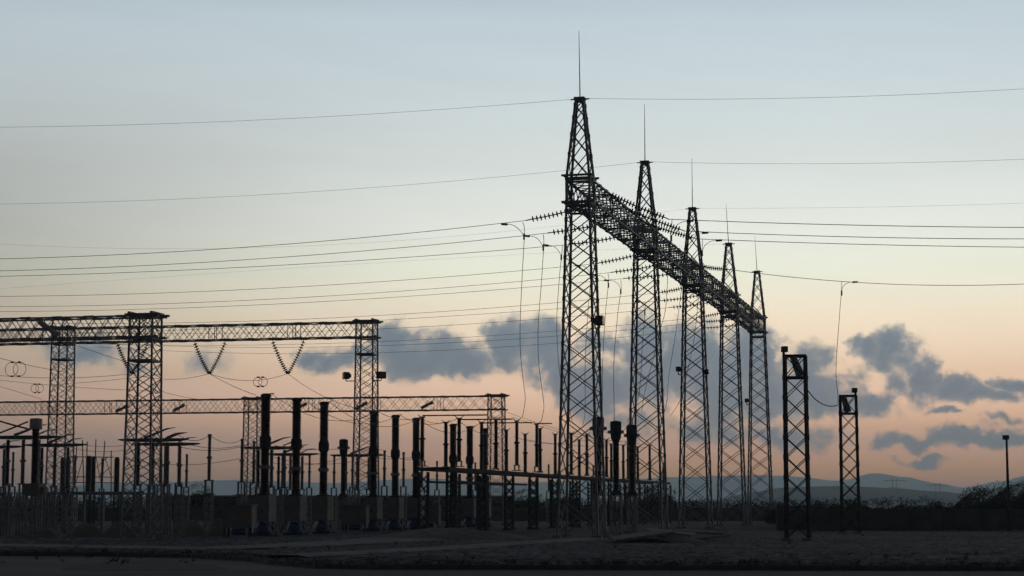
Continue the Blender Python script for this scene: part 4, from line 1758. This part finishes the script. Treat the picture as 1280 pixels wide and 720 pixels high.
for i, (px, Y, w, d, h, lab) in enumerate((
        (58, 109, 1.7, 1.5, .62, "small dirt heap at the foot of the pale headed column"), (108, 112, 2.6, 1.8, .75, "dirt heap between the two left lattice columns"),
        (150, 113, 2.4, 2.0, .95, "dirt heap behind the left leg of the wide column"), (240, 114, 2.1, 1.8, 1.0, "rounded dirt heap just left of the lone post insulator"),
        (273, 115, 1.4, 1.3, 1.0, "dirt heap between the lone post insulator and the low cabinet"),
        (560, 106, 9.0, 6.0, .55, "broad low gravel heap in front of the switch table"))):
    mound(px, Y, w, d, h, lab, i * 3.7 + 1)


def slab(px, Y, size, z, tilt, rz, label):
    P = gp(px, Y)
    b = MB()
    b.box((0, 0, 0), size)
    o = b.build("concrete_slab", CONCRETE)
    o.location = (P.x, P.y, z)
    o.rotation_euler = (tilt[0], tilt[1], rz)
    tag(o, label, "concrete slab", "tumbled concrete slabs on the gravel")


mound(818, 97.5, 5.5, 3.4, .42, "rubble heap under the tumbled concrete slabs", 31.0)
slab(802, 96, (3.0, 2.2, .13), .33, (.05, -.13), .1, "largest tilted slab at the left of the slab pile")
slab(838, 98.5, (2.4, 1.9, .12), .44, (.04, .10), -.2, "slab leaning down to the right in the middle of the pile")
slab(829, 94.5, (1.3, .9, .1), .14, (.02, .18), .5, "short slab lying in front of the slab pile")
slab(872, 103, (2.4, 1.6, .12), .40, (.03, .06), .15, "flat slab at the right end of the slab pile")
slab(890, 101, (1.9, 1.2, .1), .16, (0, -.1), -.1, "low slab lying to the right of the slab pile")

# ------------------------------------------------------------------ strung wires between the apparatus
def hang(p, q, sag, n=14):
    return [p.lerp(q, i / n) + Vector((0, 0, -sag * 4 * (i / n) * (1 - i / n))) for i in range(n + 1)]


def link(p, q, sag, label, r=.018, group="bus wires in the switchyard"):
    wire_thing("bus_wire", hang(p, q, sag), label, "bus wire", r, group)


rings = {}


def ring_pair(px, py, Y, rad, label, turned=0.0):
    p = at(px, py, Y)
    t = thing("ring_spacer", label, "ring spacer", p, "paired wire rings hanging on the bus wires")
    for s in (-1, 1):
        m = MB()
        c = p + EU * (s * rad * .62)
        m.tube([c + EU * (math.cos(a) * rad) + Vector((0, 0, math.sin(a) * rad)) for a in [2 * math.pi * i / 24 for i in range(24)]], .022, 5, True)
        m.build("ring", WIRE, t)
        for sz in (1, -1):
            MB().box(c + Vector((0, 0, sz * rad)) - EU * (s * .05), (.2, .12, .12), -GAM).build("clamp", STEEL_DARK, t)


link(VA[262], VA[360], .55, "wire sagging between the two clear V insulators under the upper beam")
link(VA[165], VA[262], .45, "wire sagging from the wide column to the clear V insulator right of it")
link(VA[-24], VA[165], .35, "wire sagging from the left edge to the V insulator behind the wide column")
link(VA[262], at(320, 494, 116), .1, "wire slanting down from the left clear V insulator to the tallest breaker")
link(VA[360], at(466, 514.5, 135.5), .5, "wire slanting down from the right clear V insulator to the middle trio")
link(at(-10, 445, 150), at(82, 465, 152), .1, "dark wire slanting down from the left edge above the ring pairs")
link(at(82, 427, 152), at(176, 458, 150), .05, "dark wire slanting from the left gantry column to the wide column")
link(at(-10, 474, 184), at(205, 489, 182), .2, "thin wire crossing behind both left columns at ring height")
link(at(62, 481, 182), at(200, 468, 170), .1, "thin wire rising right between the two left lattice columns")
link(at(-10, 480, 184), at(52, 499, 182), 0, "thin wire slanting down to the lower beam at the left edge")
link(at(200, 489, 182), at(246, 499, 180), .05, "short thin wire slanting from the wide column to the lower beam")
ring_pair(19.5, 461.5, 150, .55, "largest ring pair, hanging at the left edge below the upper beam")
ring_pair(46.5, 485.5, 183, .40, "small ring pair just left of the left gantry column")
ring_pair(193, 486, 182, .40, "ring pair overlapping the right side of the wide column")
ring_pair(325.5, 477.3, 150, .36, "ring pair hanging on the wire between the two clear V insulators")

B = {}
for i in range(3):
    for j in range(3):
        px, Y = SPOT[i][j]
        B[(i, j)] = gp(px, Y) + Vector((.3, 0, 8.4))
for j, w in enumerate(("left", "middle", "right")):
    link(B[(0, j)], B[(1, j)], 1.1, "wire from the %s pole of the nearest trio back to the middle trio" % w)
link(B[(1, 0)], TPOST[528], .35, "wire from the left pole of the middle trio to the nearest table insulator")
link(B[(1, 1)], TPOST[557.5], .4, "wire from the centre pole of the middle trio to the second table insulator")
link(B[(1, 2)], TPOST[574], .4, "wire from the right pole of the middle trio to the switch table")
link(TPOST[528] + Vector((0, 0, -.3)), TPOST[602], .8, "slack wire linking the nearest table insulators")
link(TPOST[574] + Vector((0, 0, -.2)), TPOST[633], .6, "slack wire over the far breaker trio")
H0 = lambda px, Y: gp(px, Y) + Vector((0, 0, 6.1))
link(H0(221, 118), H0(260, 118), .35, "slack wire between the disconnector arms and the lone post insulator")
link(H0(260, 118), H0(301, 126), .35, "slack wire between the lone post insulator and the one by the breaker")
link(at(222, 551, 120), at(300, 557, 128), .3, "second slack wire right of the disconnector arms")
link(at(222, 558, 126), at(318, 553, 134), .4, "third slack wire, lowest of those right of the disconnector arms")
link(at(155, 573, 150), at(300, 573, 150), .5, "low slack wire behind the lone post insulator")
link(at(90, 553, 170), at(160, 556, 165), .25, "upper slack wire between the two left lattice columns")
link(at(90, 560, 172), at(160, 562, 168), .25, "lower slack wire between the two left lattice columns")
link(at(338, 578, 150), at(432, 571, 152), .4, "low slack wire behind the nearest breaker trio")
link(at(338, 570, 154), at(440, 577, 156), .4, "low wire crossing behind the nearest breaker trio")
link(at(343, 557, 125), at(430, 560, 150), .2, "wire at arm height across the nearest breaker trio")
link(at(470, 572, 150), at(530, 567, 160), .25, "low wire behind the middle breaker trio")
link(at(470, 565, 150), at(527, 574, 163), .25, "second low wire behind the middle breaker trio")
link(at(632, 514.5, 184), at(812, 556, 206), .6, "upper long wire sloping down right from the far end column")
link(at(640, 521, 170), at(812, 560, 206), .5, "lower long wire sloping down right above the switch table")
link(at(642, 546, 165), at(720, 552, 185), .4, "slack wire across the middle of the switch table")
link(at(655, 549, 165), at(800, 553, 206), .5, "long low wire along the tops of the far table insulators")
link(at(716, 551, 190), at(800, 551, 195), .02, "straight wire behind the square headed transformers")
link(at(778, 540, 119), at(800, 510, 126), .05, "short wire rising right from the square headed transformer")
link(at(756, 540, 113), at(765, 540, 118), .02, "very short wire between two square headed transformers")
for py0, py1, lab in ((526, 524, "upper dark tube slanting up right to the pale drum head"), (540, 527, "lower dark tube slanting across the left edge")):
    link(at(-8, py0 + 4 if py0 == 540 else 524, 110), at(35, py1 if py0 == 540 else 536, 110), .02, lab, .05)

# dry weeds along the kerb and in the yard
rnd = random.Random(11)
m = MB()
for _ in range(900):
    px = rnd.uniform(-20, 1300)
    if rnd.random() < .45:
        x = gx(px, 60)
        y = kerb_y(x) + abs(rnd.gauss(0, .5)) + .15
    else:
        y = 62 + 66 * rnd.random() ** 1.5
        x = gx(px, y)
        if vnoise(x * .22 + 3, y * .22) < .5:
            continue
    hh = rnd.uniform(.05, .22)
    for _k in range(6):
        a = rnd.uniform(0, 6.28)
        t_ = Vector((math.cos(a) * hh * .8, math.sin(a) * hh * .8, hh))
        b0 = Vector((x + rnd.uniform(-.05, .05), y, yard_z(x, y) - .03))
        i = len(m.v)
        m.v += [b0 + Vector((-.012, 0, 0)), b0 + Vector((.012, 0, 0)), b0 + t_]
        m.f.append((i, i + 1, i + 2))
tag(m.build("weeds", LEAF_DRY), kind='stuff')
